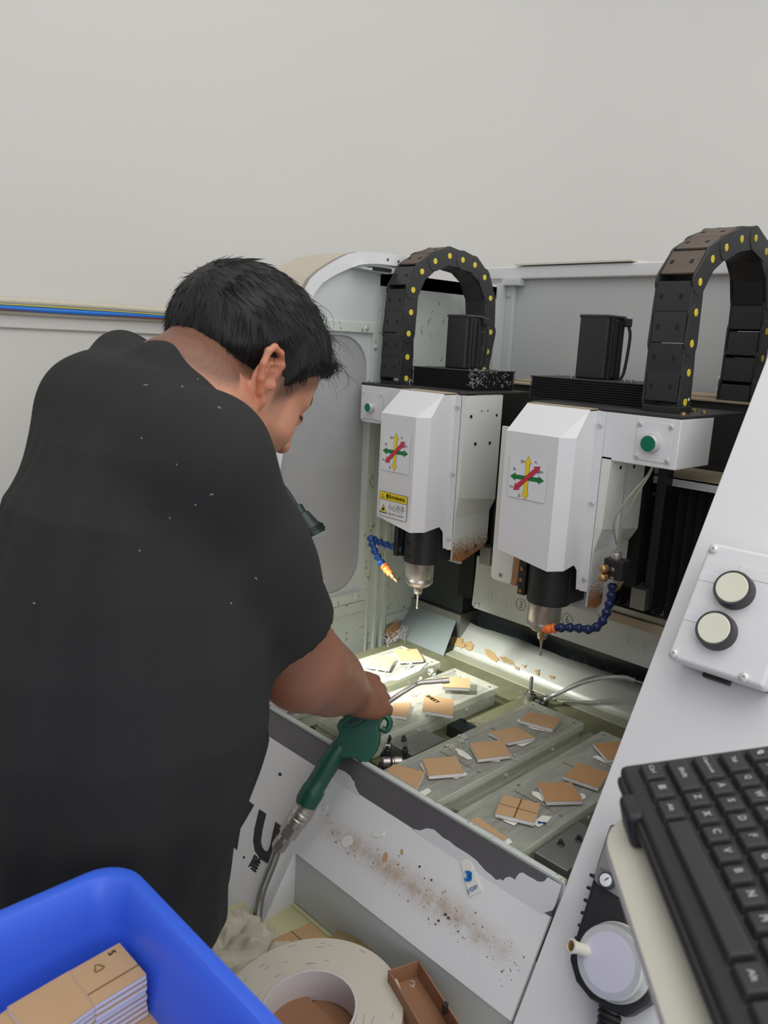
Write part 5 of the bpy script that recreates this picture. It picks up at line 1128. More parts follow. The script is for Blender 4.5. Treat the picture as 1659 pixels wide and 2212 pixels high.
P = [AZ(*q, zb + .035) for q in ((708, 2030), (729.5, 2006.5), (819, 2048), (800, 2075))]
obj('box_lid', prism(P, (0, 0, -.002)), M['olivecard'], oc, bevel=.0005)
obj('box_wall', prism([p + V3(0, 0, -.0021) for p in [P[2], P[3], P[3] * .94 + P[2] * .06, P[2] * .98 + P[1] * .02]], (0, 0, -.030)), M['olivecard'], oc)
obj('box_block', prism([p * .999 + V3(0, 0, -.0022) for p in [P[0] * .8 + P[2] * .2, P[1] * .8 + P[3] * .2, P[2] * .8 + P[0] * .2, P[3] * .8 + P[1] * .2]], (0, 0, -.0325)), M['card'], oc)
# open brown tray
cb_ = thing('open_card_tray', 'open brown card tray standing beside the white tape roll', 'tray', AZ(900, 2160, -.904))
zc = -.874; a, b, c, = AZ(838, 2096, zc), AZ(905, 2073, zc), AZ(966, 2168, zc)
dd = c - b + a; dn = V3(0, 0, -.030)
ex = (c - b) / np.linalg.norm(c - b); c = b + ex * .125; dd = a + ex * .125
def wall_(p, q, th=.0022):
    d = q - p; n = np.cross(d, (0, 0, 1)); n /= np.linalg.norm(n); ctr = (a + c) / 2
    if np.dot(n, ctr - p) < 0: n = -n
    return prism([p, q, q + dn, p + dn], n * th)
for p, q in ((a, b), (b, c), (c, dd), (dd, a)): obj('tray_wall', wall_(p, q), M['card'], cb_, bevel=.0004)
obj('tray_floor', prism([x + dn * .93 for x in (a, b, c, dd)], (0, 0, .002)), M['card'], cb_)
obj('tray_clip', obox(AZ(961, 2178, zc + .002), (1, 0, 0), (0, 1, 0), (0, 0, 1), .003, .004, .008), M['black'], cb_, bevel=.001)
obj('tray_staple', tube(smooth_path([AZ(888, 2118, zc - .026), AZ(895, 2122, zc - .026), AZ(893, 2132, zc - .026), AZ(887, 2128, zc - .026)], 3), .0008, 5), M['lint'], cb_)
bx_ = [x + dn * 1.03 for x in (a, b, c, dd)]; cm_ = sum(bx_) / 4
tag(obj('closed_card_box', prism([cm_ + (x - cm_) * .96 for x in bx_], (0, 0, -.966 - bx_[0][2])), M['card'], bevel=.001), 'closed brown card box that the open tray stands on', 'box')
tag(obj('yellow_paper_scrap', prism([(-.60, .66, zb + .001), (-.54, .70, zb + .001), (-.50, .66, zb + .001), (-.56, .62, zb + .001)], (0, 0, .002)), M['olivecard']), 'yellowish scrap at the bottom edge beside the open tray', 'scrap')
# brown boards under the tape roll
for k, (q, z) in enumerate(((((590, 2120), (700, 2080), (790, 2150), (690, 2205)), zb + .008), (((640, 2180), (730, 2140), (800, 2230), (690, 2290)), zb + .0145), (((560, 2170), (650, 2140), (730, 2212), (620, 2260)), zb + .021))):
    P = [AZ(*x, z) for x in q]; t = tag(obj('brown_board', prism(P, (0, 0, -.005)), M['card'], bevel=.0005), ['brown board lowest under the tape roll', 'brown board under the right side of the tape roll hole', 'brown board with dark edge at the bottom of the tape roll hole'][k], 'board', 'boards under the tape roll')
tc = AZ(668, 2180, -.905); tn = V3(-.05, -.10, 1); tn /= np.linalg.norm(tn)
tr_ = thing('tape_roll', 'large roll of white double-sided foam tape lying on the bench', 'tape roll', tc + V3(0, 0, -.055))
Ri, Ro, hw = .0635, .129, .048
obj('tape_winding', lathe(tc - tn * hw, tn, [(0, Ri + .004), (0, Ro), (hw * .02, Ro + .0008), (hw * .98, Ro + .0008), (hw, Ro), (hw, Ri + .004)], 96, caps=False), M['tape'], tr_, smooth=True)
obj('tape_core', lathe(tc - tn * (hw + .002), tn, [(0, Ri + .0041), (0, Ri), (hw + .0035, Ri), (hw + .0035, Ri + .0041)], 80, caps=False), M['core'], tr_, smooth=True, label='pale paper core')
u, v, a_ = frame_from(tn); mk_ = []
for k in range(46):
    th = rng.random() * 6.28; r_ = Ri + .012 + (Ro - Ri - .015) * rng.random(); d = u * math.cos(th) + v * math.sin(th); e = np.cross(tn, d); s = .003 + .005 * rng.random()
    mk_.append(prism([tc + tn * .0002 + d * r_ - e * s, tc + tn * .0002 + d * (r_ + .0008) - e * s * .6, tc + tn * .0002 + d * (r_ + .0012) + e * s, tc + tn * .0002 + d * (r_ - .0002) + e * s * .7], tn * .0002))
stuff(obj('print_flecks', cat_mesh(*mk_), mat('faded_blue_print', lin((150, 166, 172)), .7), tr_, label='faded blue print flecks in the winding'))
for k in range(5):
    th = math.radians(-28 + 9 * k); d = V3(math.cos(th), math.sin(th), 0); e = np.cross(tn, d)
    obj('rim_print', print_on('3 FOAM', tc + d * (Ro + .0013) - e * .012 - tn * (.020 + .007 * (k % 2)), e, tn, d, w=.022, h=.006, bold=.05, lift=.0003), M['inkblue'], tr_)

# ================================================================ blue bin with stacked squares
rz, fz, tz = -.52, -.742, -.568
bx0, bx1, by0, by1 = -.681, -.24, -.22, .3247
bin_ = thing('plastic_bin', 'open blue plastic bin filled with brown and white squares', 'bin', ((bx0 + bx1) / 2, (by0 + by1) / 2, fz))
def rr(x0, x1, y0, y1, r, z, k=8):
    P = []
    for cx_, cy_, a0 in ((x1 - r, y1 - r, 0), (x0 + r, y1 - r, 90), (x0 + r, y0 + r, 180), (x1 - r, y0 + r, 270)):
        for j in range(k + 1): a = math.radians(a0 + 90 * j / k); P.append((cx_ + r * math.cos(a), cy_ + r * math.sin(a), z))
    return P
def binrow(ins, z, r): return rr(bx0 + ins, bx1 - ins, by0 + ins, by1 - ins, r, z)
prof = [(.030, fz, .03), (.006, rz - .030, .035), (0, rz - .030, .036), (-.002, rz - .008, .038), (.001, rz - .001, .038), (.006, rz + .001, .036), (.013, rz - .001, .032), (.018, rz - .008, .028), (.022, rz - .03, .026), (.040, fz + .006, .022)]
V, Fq = [], []
for ins, z, r in prof: V += binrow(ins, z, r)
n = 36
for i in range(len(prof) - 1):
    for k in range(n): Fq.append((i * n + k, i * n + (k + 1) % n, (i + 1) * n + (k + 1) % n, (i + 1) * n + k))
Fq.append(list(range(n))[::-1]); Fq.append([(len(prof) - 1) * n + k for k in range(n)])
obj('bin_shell', (V, Fq), M['blue'], bin_, smooth=True)
st_ = thing('bin_stand', 'small steel stand under the blue bin', 'stand', ((bx0 + bx1) / 2, .05, -CZ))
obj('stand_top', box(bx0 + .03, bx1 - .03, by0 + .03, by1 - .03, fz - .025, fz - .001), M['steeldull'], st_, bevel=.002)
for x in (bx0 + .06, bx1 - .06):
    for y in (by0 + .06, by1 - .06): obj('leg', box(x - .015, x + .015, y - .015, y + .015, -CZ, fz - .025), M['steeldull'], st_)
ORD = ['top', 'second', 'third', 'fourth', 'fifth', 'sixth', 'seventh', 'eighth', 'ninth', 'tenth', 'eleventh', 'twelfth', 'thirteenth', 'fourteenth', 'fifteenth', 'sixteenth', 'seventeenth', 'eighteenth', 'nineteenth', 'twentieth']
def stk(quad, z, n_, labtop, lab, grp, paper_side=True):
    th = .0052; P = [AZ(*q, z) for q in quad]; c = sum(P) / 4
    for k in range(n_):
        r_ = np.random.default_rng(k + len(lab)); sh = V3(*(r_.normal(size=2) * .0007), 0) if k else V3(0, 0, 0)
        Q = [p + sh + V3(0, 0, -k * (th + .0004)) for p in P]; cc = c + V3(0, 0, -k * th - th)
        t = thing('acrylic_square', labtop if k == 0 else ORD[k] + ' square from the top in the ' + lab, 'acrylic square', cc, grp)
        obj('square_body', prism(Q, (0, 0, -th + .0007)), M['foam'], t, bevel=.0003)
        obj('masking_paper', prism([q + V3(0, 0, .0003) for q in Q], (0, 0, -.0008)), M['paper'], t)
        if k == 0: T0 = (t, Q)
    return T0
zbin = tz
# the nearer corner stack, its top square printed and scored
ta, Pa = stk([(150, 2098), (258, 2037), (316, 2105), (206, 2172)], tz, 20, 'brown square printed with a recycling mark, on top of the stack at the bin corner', 'white-edged stack under the recycling mark', 'squares stacked at the bin corner')
obj('scored_line', line3(mid(Pa[1], Pa[2], .72) + up, mid(Pa[0], Pa[3], .72) + up, .0005, 0), M['groove'], ta)
eu = (Pa[1] - Pa[0]) / np.linalg.norm(Pa[1] - Pa[0]); ev = (Pa[0] - Pa[3]) / np.linalg.norm(Pa[0] - Pa[3])
def on_tile(P, a, b): return P[0] + (P[1] - P[0]) * a + (P[3] - P[0]) * b
ctr = on_tile(Pa, .42, .30)
for k in range(3):
    a0 = math.radians(90 + 120 * k); p0 = ctr + (eu * math.cos(a0) + ev * math.sin(a0)) * .0062; a1 = a0 + math.radians(120); p1 = ctr + (eu * math.cos(a1) + ev * math.sin(a1)) * .0062
    obj('recycling_mark', line3(mid(p0, p1, .08) + up, mid(p0, p1, .84) + up, .0007, 0), M['inkolive'], ta)
obj('print', print_on('S', on_tile(Pa, .70, .10) + up, ev * -1, eu, (0, 0, 1), h=.007, bold=.05), M['inkolive'], ta)
tb2_, Pb = stk([(15, 2176), (150, 2097), (207, 2172), (82, 2262)], tz - .002, 20, 'plain brown square on top of the stack left of the recycling mark', 'stack under the plain brown square', 'squares stacked left of the bin corner')
tc_, Pc = stk([(-95, 2262), (16, 2180), (80, 2265), (-30, 2340)], tz - .006, 19, 'brown square at the left edge of the picture inside the bin', 'stack at the left edge of the picture', 'squares stacked at the left of the bin')
tdd, Pd = stk([(262, 2205), (318, 2160), (380, 2235), (325, 2290)], tz - .045, 12, 'brown square lying lower in the bin right of the stacks', 'low stack right of the recycling mark stack', 'low stack right of the bin corner')
# ================================================================ the person (signed distance shapes meshed into smooth skins)
import openvdb as vdb
class Field:
    def __init__(s, lo, hi, h):
        s.lo = np.array(lo, float); s.h = h; s.n = np.ceil((np.array(hi) - s.lo) / h).astype(int) + 1
        ax = [s.lo[i] + h * np.arange(s.n[i]) for i in range(3)]
        s.ax = ax; s.D = np.full(s.n, .08, np.float32)
    def sub(s, lo, hi, pad):
        a = np.maximum(0, np.floor((np.array(lo) - pad - s.lo) / s.h).astype(int)); b = np.minimum(s.n, np.ceil((np.array(hi) + pad - s.lo) / s.h).astype(int) + 1)
        if (b <= a).any(): return None
        sl = tuple(slice(a[i], b[i]) for i in range(3)); g = np.meshgrid(*[s.ax[i][sl[i]].astype(np.float32) for i in range(3)], indexing='ij'); return sl, g
    def comb(s, sl, d, k, op):
        A = s.D[sl]
        if op == '+':
            if k > 0: h = np.clip(.5 + .5 * (A - d) / k, 0, 1); s.D[sl] = A * (1 - h) + d * h - k * h * (1 - h)
            else: s.D[sl] = np.minimum(A, d)
        else:
            if k > 0: h = np.clip(.5 - .5 * (A + d) / k, 0, 1); s.D[sl] = A * (1 - h) - d * h + k * h * (1 - h)
            else: s.D[sl] = np.maximum(A, -d)
    def cap(s, a, b, ra, rb, k=.01, op='+'):
        a = np.array(a, float); b = np.array(b, float); R_ = max(ra, rb); q = s.sub(np.minimum(a, b) - R_, np.maximum(a, b) + R_, k + .012)
        if q is None: return
        sl, (x, y, z) = q; d = b - a; L2 = max(1e-9, d @ d)
        t = np.clip(((x - a[0]) * d[0] + (y - a[1]) * d[1] + (z - a[2]) * d[2]) / L2, 0, 1)
        dd = np.sqrt((x - a[0] - d[0] * t) ** 2 + (y - a[1] - d[1] * t) ** 2 + (z - a[2] - d[2] * t) ** 2) - (ra + (rb - ra) * t)
        s.comb(sl, dd, k, op)
    def ell(s, c, r, B=None, k=.01, op='+'):
        c = np.array(c, float); r = np.array(r, float); R_ = r.max(); q = s.sub(c - R_, c + R_, k + .012)
        if q is None: return
        sl, (x, y, z) = q; x = x - c[0]; y = y - c[1]; z = z - c[2]
        if B is None: B = np.eye(3)
        u = [(x * B[i][0] + y * B[i][1] + z * B[i][2]) / r[i] for i in range(3)]
        k0 = np.sqrt(u[0] ** 2 + u[1] ** 2 + u[2] ** 2) + 1e-6; k1 = np.sqrt((u[0] / r[0]) ** 2 + (u[1] / r[1]) ** 2 + (u[2] / r[2]) ** 2) + 1e-6
        s.comb(sl, k0 * (k0 - 1) / k1, k, op)
    def mesh(s):
        g = vdb.FloatGrid(); g.background = .08; g.copyFromArray(np.clip(s.D, -.05, .05))
        p, q = g.convertToQuads(isovalue=0.0)
        return p.astype(float) * s.h + s.lo, q[:, ::-1]
def full(s): return s.sub(s.lo, s.lo + s.h * (s.n - 1), 0)
# ---- skeleton
Fb = V3(.30, .954, 0); Rb = V3(.954, -.30, 0)
SR, ER, WR = V3(-.768, .472, -.140), V3(-.800, .655, -.457), V3(-.906, .841, -.578)
SL, EL, WL = V3(-1.100, .565, -.098), V3(-1.13, .70, -.42), V3(-1.15, .86, -.57)
ER = AD(655, 1438, 1.115)
NB = V3(-.930, .540, -.085)
Hc = AD(514, 814, 1.12)
cs, sn = math.cos(math.radians(37)), math.sin(math.radians(37)); yv = V3(.02, 1, 0); yv /= np.linalg.norm(yv)
hf = yv * cs + V3(0, 0, -sn); hu = yv * sn + V3(0, 0, cs); hr = np.cross(hf, hu)
HK = 1.04
def H(r, f_, u): return Hc + HK * (hr * r + hf * f_ + hu * u)
BH = np.array([hr, hf, hu])
def headlocal(P): q = (P - Hc) / HK; return q @ hr, q @ hf, q @ hu
# ---- head and neck at 2 mm
F1 = Field((-1.14, .42, -.28), (-.76, .87, .14), .002)
e = lambda c, r, k=.012, op='+': F1.ell(H(*c), np.array(r) * HK, BH, k, op)
cp_ = lambda a, b, ra, rb, k=.01, op='+': F1.cap(H(*a), H(*b), ra * HK, rb * HK, k, op)
e((0, -.012, .045), (.078, .102, .088)); e((0, .040, -.022), (.064, .060, .085), .03); e((0, .035, .045), (.068, .062, .055), .03)
for s_ in (-1, 1):
    cp_((s_ * .060, -.005, -.040), (s_ * .046, .045, -.090), .018, .018, .03); cp_((s_ * .046, .045, -.090), (0, .084, -.108), .018, .016, .03)
    e((s_ * .042, .060, -.035), (.026, .026, .032), .03); cp_((s_ * .012, .096, .020), (s_ * .045, .080, .022), .009, .009, .015)
    e((s_ * .031, .112, .000), (.020, .018, .013), .010, '-'); e((s_ * .031, .0885, .000), (.0135, .0135, .0125), .004)
    cp_((s_ * .018, .098, .006), (s_ * .044, .090, .004), .003, .003, .006)
    e((s_ * .014, .108, -.036), (.008, .010, .007), .008)
cp_((0, .098, .012), (0, .118, -.032), .008, .012, .014)
cp_((-.020, .096, -.063), (.020, .096, -.063), .006, .006, .008); cp_((-.017, .096, -.073), (.017, .096, -.073), .007, .007, .008)
cp_((-.022, .108, -.068), (.022, .108, -.068), .0015, .0015, .003, '-')
nb = NB; F1.cap(H(0, -.040, -.045), nb, .062, .072, .03); F1.cap(H(0, -.060, -.01), nb + V3(-.01, -.03, -.01), .048, .062, .03)
F1.cap(nb + V3(0, 0, -.01), nb + Rb * .14 + V3(0, 0, -.08), .062, .05, .05); F1.cap(nb + V3(0, 0, -.01), nb - Rb * .12 + V3(0, 0, -.07), .056, .045, .05)
F1.cap(H(.045, -.02, -.06), nb + Fb * .06 + Rb * .02 - V3(0, 0, .03), .016, .016, .03)
# ears
for s_ in (-1, 1):
    ea = lambda y, z, o=0: (s_ * (.0775 + o), y - .010 - .30 * z, z - .002)      # y forward, z up in the ear plane, tilted back
    F1.ell(H(*ea(-.004, 0, .003)), V3(.0055, .0165, .028) * HK, BH, .005)
    rim = [(.013, .010, .002), (.014, .024, .007), (.004, .034, .010), (-.010, .033, .013), (-.019, .022, .016), (-.020, .006, .016), (-.015, -.010, .013), (-.007, -.022, .008), (.001, -.030, .004)]
    for a, b in zip(rim[:-1], rim[1:]): F1.cap(H(*ea(*a)), H(*ea(*b)), .0046 * HK, .0046 * HK, .003)
    F1.ell(H(*ea(.002, -.030, .003)), V3(.0055, .0080, .0105) * HK, BH, .005)
    an = [(.004, .020, .007), (-.007, .014, .009), (-.010, .0, .009), (-.004, -.014, .007)]
    for a, b in zip(an[:-1], an[1:]): F1.cap(H(*ea(*a)), H(*ea(*b)), .0032 * HK, .0032 * HK, .003)
    F1.ell(H(*ea(.003, .000, .012)), V3(.0075, .0075, .0105) * HK, BH, .003, '-')
    F1.ell(H(*ea(.002, .026, .013)), V3(.006, .0085, .0045) * HK, BH, .002, '-')
    F1.ell(H(*ea(.012, -.004, .004)), V3(.0045, .004, .0065) * HK, BH, .004)
# ---- trunk under the shirt, coarse
F2 = Field((-1.24, .24, -.80), (-.64, .70, -.05), .006)
def sections(tab, p):
    z = p[2]; t = np.array(tab); zs = t[:, 0]; cx_ = np.interp(z, zs, t[:, 1]); cy_ = np.interp(z, zs, t[:, 2]); a = np.interp(z, zs, t[:, 3]); b = np.interp(z, zs, t[:, 4])
    u = (p[0] - cx_) * Rb[0] + (p[1] - cy_) * Rb[1]; v = (p[0] - cx_) * Fb[0] + (p[1] - cy_) * Fb[1]
    return (np.sqrt((u / a) ** 2 + (v / b) ** 2) - 1) * np.minimum(a, b), u, v
SEC = [(-.90, -.930, .408, .172, .140), (-.85, -.926, .408, .178, .145), (-.75, -.918, .412, .192, .160), (-.65, -.910, .414, .195, .160), (-.55, -.898, .422, .205, .178), (-.45, -.888, .430, .208, .192), (-.36, -.890, .434, .205, .182), (-.28, -.896, .440, .200, .156), (-.20, -.905, .447, .187, .136), (-.13, -.915, .465, .160, .098), (-.09, -.925, .485, .120, .070), (-.05, -.935, .500, .06, .04)]
sl, g = full(F2); d, _, _ = sections([(z, a, b, c * .86, d_ * .86) for z, a, b, c, d_ in SEC], g); F2.comb(sl, np.maximum(d, -.78 - g[2]).astype(np.float32), 0, '+')
F2.cap(SL + V3(.02, 0, 0), SR - V3(.02, 0, 0), .045, .045, .05)
# ---- arms and hands at 2 mm
def arm(S, E_, Wr, lo, hi, mirror, spread=True):
    F = Field(lo, hi, .002)
    F.cap(S, E_, .056, .056, .02); F.ell(S * .45 + E_ * .55 + V3(0, .006, 0), (.055, .058, .095), None, .03)
    d = Wr - E_; 
    for t0, t1 in zip(np.linspace(0, 1, 13)[:-1], np.linspace(0, 1, 13)[1:]): F.cap(E_ + d * t0, E_ + d * t1, *[float(np.interp(t, [0, .25, .5, .8, 1], [.057, .0565, .052, .038, .0285])) for t in (t0, t1)], .006)
    F.cap(Wr, Wr + d * .08, .0285, .030, .015)
    F.cap(E_, E_ + V3(0, -.004, -.004), .056, .056, .02)
    # hand: forward, lateral (thumb to little finger), back-of-hand normal
    if mirror == 0: fw = AD(828, 1508, 1.415) - Wr
    else: fw = V3(.03, .07, -.035)
    fw = fw / np.linalg.norm(fw); lat = (V3(.66, -.40, -.42) if mirror == 0 else V3(-.9, .1, -.1)); lat -= fw * (lat @ fw); lat /= np.linalg.norm(lat)
    up_ = np.cross(lat, fw); 
    if up_[2] < 0: up_ = -up_
    P = lambda f_, l, u: Wr + fw * f_ + lat * l + up_ * u
    F.ell(P(.045, .000, .004), (.052, .044, .025), np.array([fw, lat, up_]), .02)
    for l0 in (-.028, -.010, .009, .027): F.cap(P(.020, l0 * .6, .002), P(.088 - abs(l0) * .25, l0, .004), .017, .0125, .012)
    tips = []
    for i, (l0, ln, c1, c2, c3) in enumerate(((-.030, .046, 42, 95, 130), (-.010, .050, 50, 108, 150), (.010, .046, 56, 118, 160), (.028, .037, 60, 122, 165))):
        k_ = P(.088 - abs(l0) * .25, l0, .004); p = k_; segs = (ln, ln * .60, ln * .48); r_ = .0108 - .0008 * (i == 3)
        for j, (sg, an) in enumerate(zip(segs, (c1, c2, c3))):
            a = math.radians(an); dd = fw * math.cos(a) - up_ * math.sin(a) + lat * (.05 * (i - 1.5) * -.5); q = p + dd * sg
            F.cap(p, q, r_, r_ - .0012, .0035); 
            if j < 2: F.cap(p, p, r_ + .0008, r_ + .0008, .003)
            p = q; r_ -= .0012
        tips.append((p, dd))
    # thumb leaves the side of the palm near its base and closes against the index finger
    t0 = P(.018, -.026, -.006); t1 = P(.045, -.048, -.020); t2 = P(.073, -.044, -.038); t3 = P(.094, -.034, -.050)
    F.cap(t0, t1, .018, .0135, .012); F.cap(t1, t2, .0130, .0115, .006); F.cap(t2, t3, .0115, .0095, .004); tips.append((t3, t3 - t2))
    # tendon creases over the knuckles
    for l0 in (-.020, 0, .018): F.cap(P(.070, l0, .020), P(.100, l0 * 1.1, .014), .003, .003, .006, '-')
    return F, tips
FR, tipsR = arm(SR, ER, WR, (-1.03, .42, -.74), (-.66, 1.02, -.05), 0)
FL, tipsL = arm(SL, EL, WL, (-1.24, .48, -.72), (-1.02, 1.00, .02), 1)
ms = []; cols = []
SK = np.array(lin((196, 138, 110))); 
for F in (F1, F2, FR, FL):
    p, q = F.mesh(); ms.append((p, q.tolist()))
pv, pf = cat_mesh(*ms)
# colour of the skin itself: base tone, stubble, shaved hairline, lips, ear flush, arm tan
r_, f_, u_h = headlocal(pv)
col = np.tile(SK, (len(pv), 1)); nhead = len(ms[0][0])
def sm(a, b, x): t = np.clip((x - a) / (b - a), 0, 1); return t * t * (3 - 2 * t)
def thr(f): return np.interp(f, [-.13, -.10, -.075, -.05, -.032, -.010, .004, .016, .024, .034, .048, .066, .080, .13], [-.055, -.058, -.052, -.036, -.012, .020, .026, .010, -.008, .000, .022, .040, .052, .064])
hd = np.zeros(len(pv), bool); hd[:nhead] = True; near = hd & (np.abs(r_) < .12) & (u_h > -.13) & (f_ > -.14)
ear = near & (np.abs(r_) > .0805) & (np.abs(u_h) < .045) & (f_ > -.045) & (f_ < .022)
fade = sm(-.020, .006, u_h - thr(f_)) * near * ~ear
vn = .5 + .5 * np.sin(r_ * 900) * np.sin(f_ * 1100) * np.sin(u_h * 1000)
col = col * (1 - .72 * fade[:, None] * (.75 + .25 * vn[:, None]))
stub = near * sm(-.034, -.052, u_h) * sm(.020, .045, f_) * (np.abs(r_) < .09) + near * sm(.016, .026, f_) * sm(.050, .038, f_) * sm(-.055, -.02, u_h) * .8
stub = np.clip(stub, 0, 1) * ~ear
col = col * (1 - .45 * stub[:, None] * (.55 + .45 * vn[:, None]))
lips = near & (np.abs(r_) < .024) & (np.abs(u_h + .068) < .011) & (f_ > .092); col[lips] = np.array(lin((150, 88, 78)))
brow = near & (np.abs(u_h - .024 - .004 * np.sin(np.abs(r_) * 40)) < .0055) & (np.abs(r_) > .012) & (np.abs(r_) < .056) & (f_ > .055); col[brow] *= .10
lash = near & (np.abs(u_h - .002) < .0028) & (np.abs(r_) > .018) & (np.abs(r_) < .048) & (f_ > .078); col[lash] *= .15
ew = (sm(.081, .085, np.abs(r_)) * near * (u_h > -.040) * (u_h < .04) * (f_ > -.034) * (f_ < .022))[:, None]; col = col * (1 - ew * (1 - np.array((1.03, .84, .80))))
armv = np.arange(len(pv)) >= nhead + len(ms[1][0]); col[armv] *= np.array((.52, .50, .50))
# nails
for p, dd in tipsR + tipsL:
    d_ = np.linalg.norm(pv - (p + np.array((0, 0, .004))), axis=1); m_ = armv & (d_ < .007); col[m_] = col[m_] * .6 + np.array(lin((205, 160, 145))) * .4
person = thing('person', 'man with short black hair in a loose black T-shirt bending over the work table', 'person', V3(-.92, .42, -CZ))
def skin_material():
    m = bpy.data.materials.new('skin'); m.use_nodes = True; nt = m.node_tree; N = nt.nodes; L = nt.links; b = N['Principled BSDF']
    at = N.new('ShaderNodeVertexColor'); at.layer_name = 'tone'; tc = N.new('ShaderNodeTexCoord')
    no = N.new('ShaderNodeTexNoise'); no.inputs['Scale'].default_value = 22; no.inputs['Detail'].default_value = 6; L.new(tc.outputs['Object'], no.inputs['Vector'])
    mr = N.new('ShaderNodeMapRange'); mr.inputs['To Min'].default_value = .86; mr.inputs['To Max'].default_value = 1.14; L.new(no.outputs['Fac'], mr.inputs['Value'])
    mx = N.new('ShaderNodeVectorMath'); mx.operation = 'SCALE'; L.new(at.outputs['Color'], mx.inputs[0]); L.new(mr.outputs[0], mx.inputs['Scale']); L.new(mx.outputs[0], b.inputs['Base Color'])
    b.inputs['Roughness'].default_value = .48; b.inputs['Subsurface Weight'].default_value = .12; b.inputs['Subsurface Radius'].default_value = (.008, .003, .0015); b.inputs['Subsurface Scale'].default_value = 1
    n2 = N.new('ShaderNodeTexNoise'); n2.inputs['Scale'].default_value = 420; n2.inputs['Detail'].default_value = 3; L.new(tc.outputs['Object'], n2.inputs['Vector'])
    bp = N.new('ShaderNodeBump'); bp.inputs['Strength'].default_value = .18; bp.inputs['Distance'].default_value = .001; L.new(n2.outputs['Fac'], bp.inputs['Height']); L.new(bp.outputs[0], b.inputs['Normal']); return m
M['skin'] = skin_material()
def fastobj(name, P, Q, m_, parent, colors=None, label=None):
    org = np.array([(P[:, 0].min() + P[:, 0].max()) / 2, (P[:, 1].min() + P[:, 1].max()) / 2, P[:, 2].min()])
    me = bpy.data.meshes.new(name); me.from_pydata((P - org).tolist(), [], Q if isinstance(Q, list) else Q.tolist()); me.update()
    me.polygons.foreach_set('use_smooth', [True] * len(me.polygons))
    if colors is not None:
        ca_ = me.color_attributes.new('tone', 'FLOAT_COLOR', 'POINT'); ca_.data.foreach_set('color', np.c_[np.clip(colors, 0, 1), np.ones(len(colors))].astype(np.float32).ravel())
    o = _link(name, me, m_, parent, org)
    if label: o['label'] = label
    return o
fastobj('body', pv, pf, M['skin'], person, col)
for s_ in (-1, 1):
    ey = obj('eyeball', lathe(H(s_ * .031, .0865, .0), hf, [(-.010, .003), (-.006, .0095), (0, .0122), (.006, .0105), (.0095, .0065), (.0118, .001)], 20), M['sticker'], person, smooth=True)
    obj('iris', lathe(H(s_ * .031, .0865, .0) + hf * .0112, hf, [(0, .0045), (.0008, .0040), (.0014, .001)], 16), M['hair'], ey, smooth=True)
# ---- T-shirt
F3 = Field((-1.30, .17, -.80), (-.60, .76, .10), .0042)
sl, g = full(F3); d, u, v = sections(SEC, g)
th_ = np.arctan2(v, u)
fold = .0035 * np.sin(9 * th_ + 14 * g[2] + 2 * np.sin(7 * g[2])) * sm(-.20, -.5, g[2]) + .0022 * np.sin(17 * th_ - 9 * g[2])
F3.comb(sl, np.maximum(d + fold, g[2] + .075).astype(np.float32), 0, '+')
F3.cap(SL + V3(0, 0, .000), NB + V3(-.02, -.03, -.045), .056, .060, .04); F3.cap(SR + V3(-.005, 0, .0), NB + V3(.02, -.03, -.055), .064, .068, .05)
F3.ell((-.945, .455, -.135), (.16, .085, .10), None, .05)
def hem(S, E_, t): return S + (E_ - S) * t
hR = hem(SR, ER, .775); hL = hem(SL, EL, .72)
F3.cap(SR, SR * .4 + hR * .6, .070, .070, .045); F3.cap(SR * .5 + hR * .5, hR + (ER - SR) * .1, .071, .070, .03)
F3.cap(SL, hL + (EL - SL) * .1, .074, .070, .04)
# drapery between sleeve and chest
for a, b, r in (((470, 1010), (486, 1380), .006), ((430, 1120), (452, 1420), .007), ((400, 900), (440, 1090), .006), ((250, 770), (150, 1000), .007), ((330, 800), (420, 950), .006)):
    pa_ = AD(*a, .86); pb2 = AD(*b, .86)
# cut away beyond the hems, hollow sleeves, neck opening
sl, g = full(F3)
def plane(p, n): return ((g[0] - p[0]) * n[0] + (g[1] - p[1]) * n[1] + (g[2] - p[2]) * n[2])
def segd(a, b, r): 
    d = b - a; t = np.clip(((g[0] - a[0]) * d[0] + (g[1] - a[1]) * d[1] + (g[2] - a[2]) * d[2]) / (d @ d), -.2, 1.6); return np.sqrt((g[0] - a[0] - d[0] * t) ** 2 + (g[1] - a[1] - d[1] * t) ** 2 + (g[2] - a[2] - d[2] * t) ** 2) - r
for S, E_, h_, tilt in ((SR, ER, hR, V3(.10, .05, .0)), (SL, EL, hL, V3(0, 0, 0))):
    ax = (E_ - S) / np.linalg.norm(E_ - S); n = ax + tilt * .55; n /= np.linalg.norm(n)
    F3.D = np.maximum(F3.D, np.minimum(plane(h_, n), -(segd(S, E_, .125))).astype(np.float32))
    inner = np.maximum(segd(S, E_, .064), -plane(h_ - ax * .16, ax)); F3.D = np.maximum(F3.D, -inner.astype(np.float32))
F3.D = np.maximum(F3.D, (-.76 - g[2]).astype(np.float32))
nd = Hc - NB + V3(0, 0, -.01); nd /= np.linalg.norm(nd)
hole = np.maximum(segd(NB + nd * .0, Hc, .083), -plane(NB + nd * .012 - V3(0, 0, .0), nd + V3(0, 0, .55)))
F3.D = np.maximum(F3.D, -hole.astype(np.float32))
F3.cap(AD(250, 770, 1.14), AD(185, 850, 1.02), .024, .035, .05); F3.cap(AD(264, 762, 1.14), AD(345, 796, .985), .022, .030, .03); F3.cap(AD(345, 796, .985), AD(432, 866, .955), .028, .018, .02)
p, q = F3.mesh()
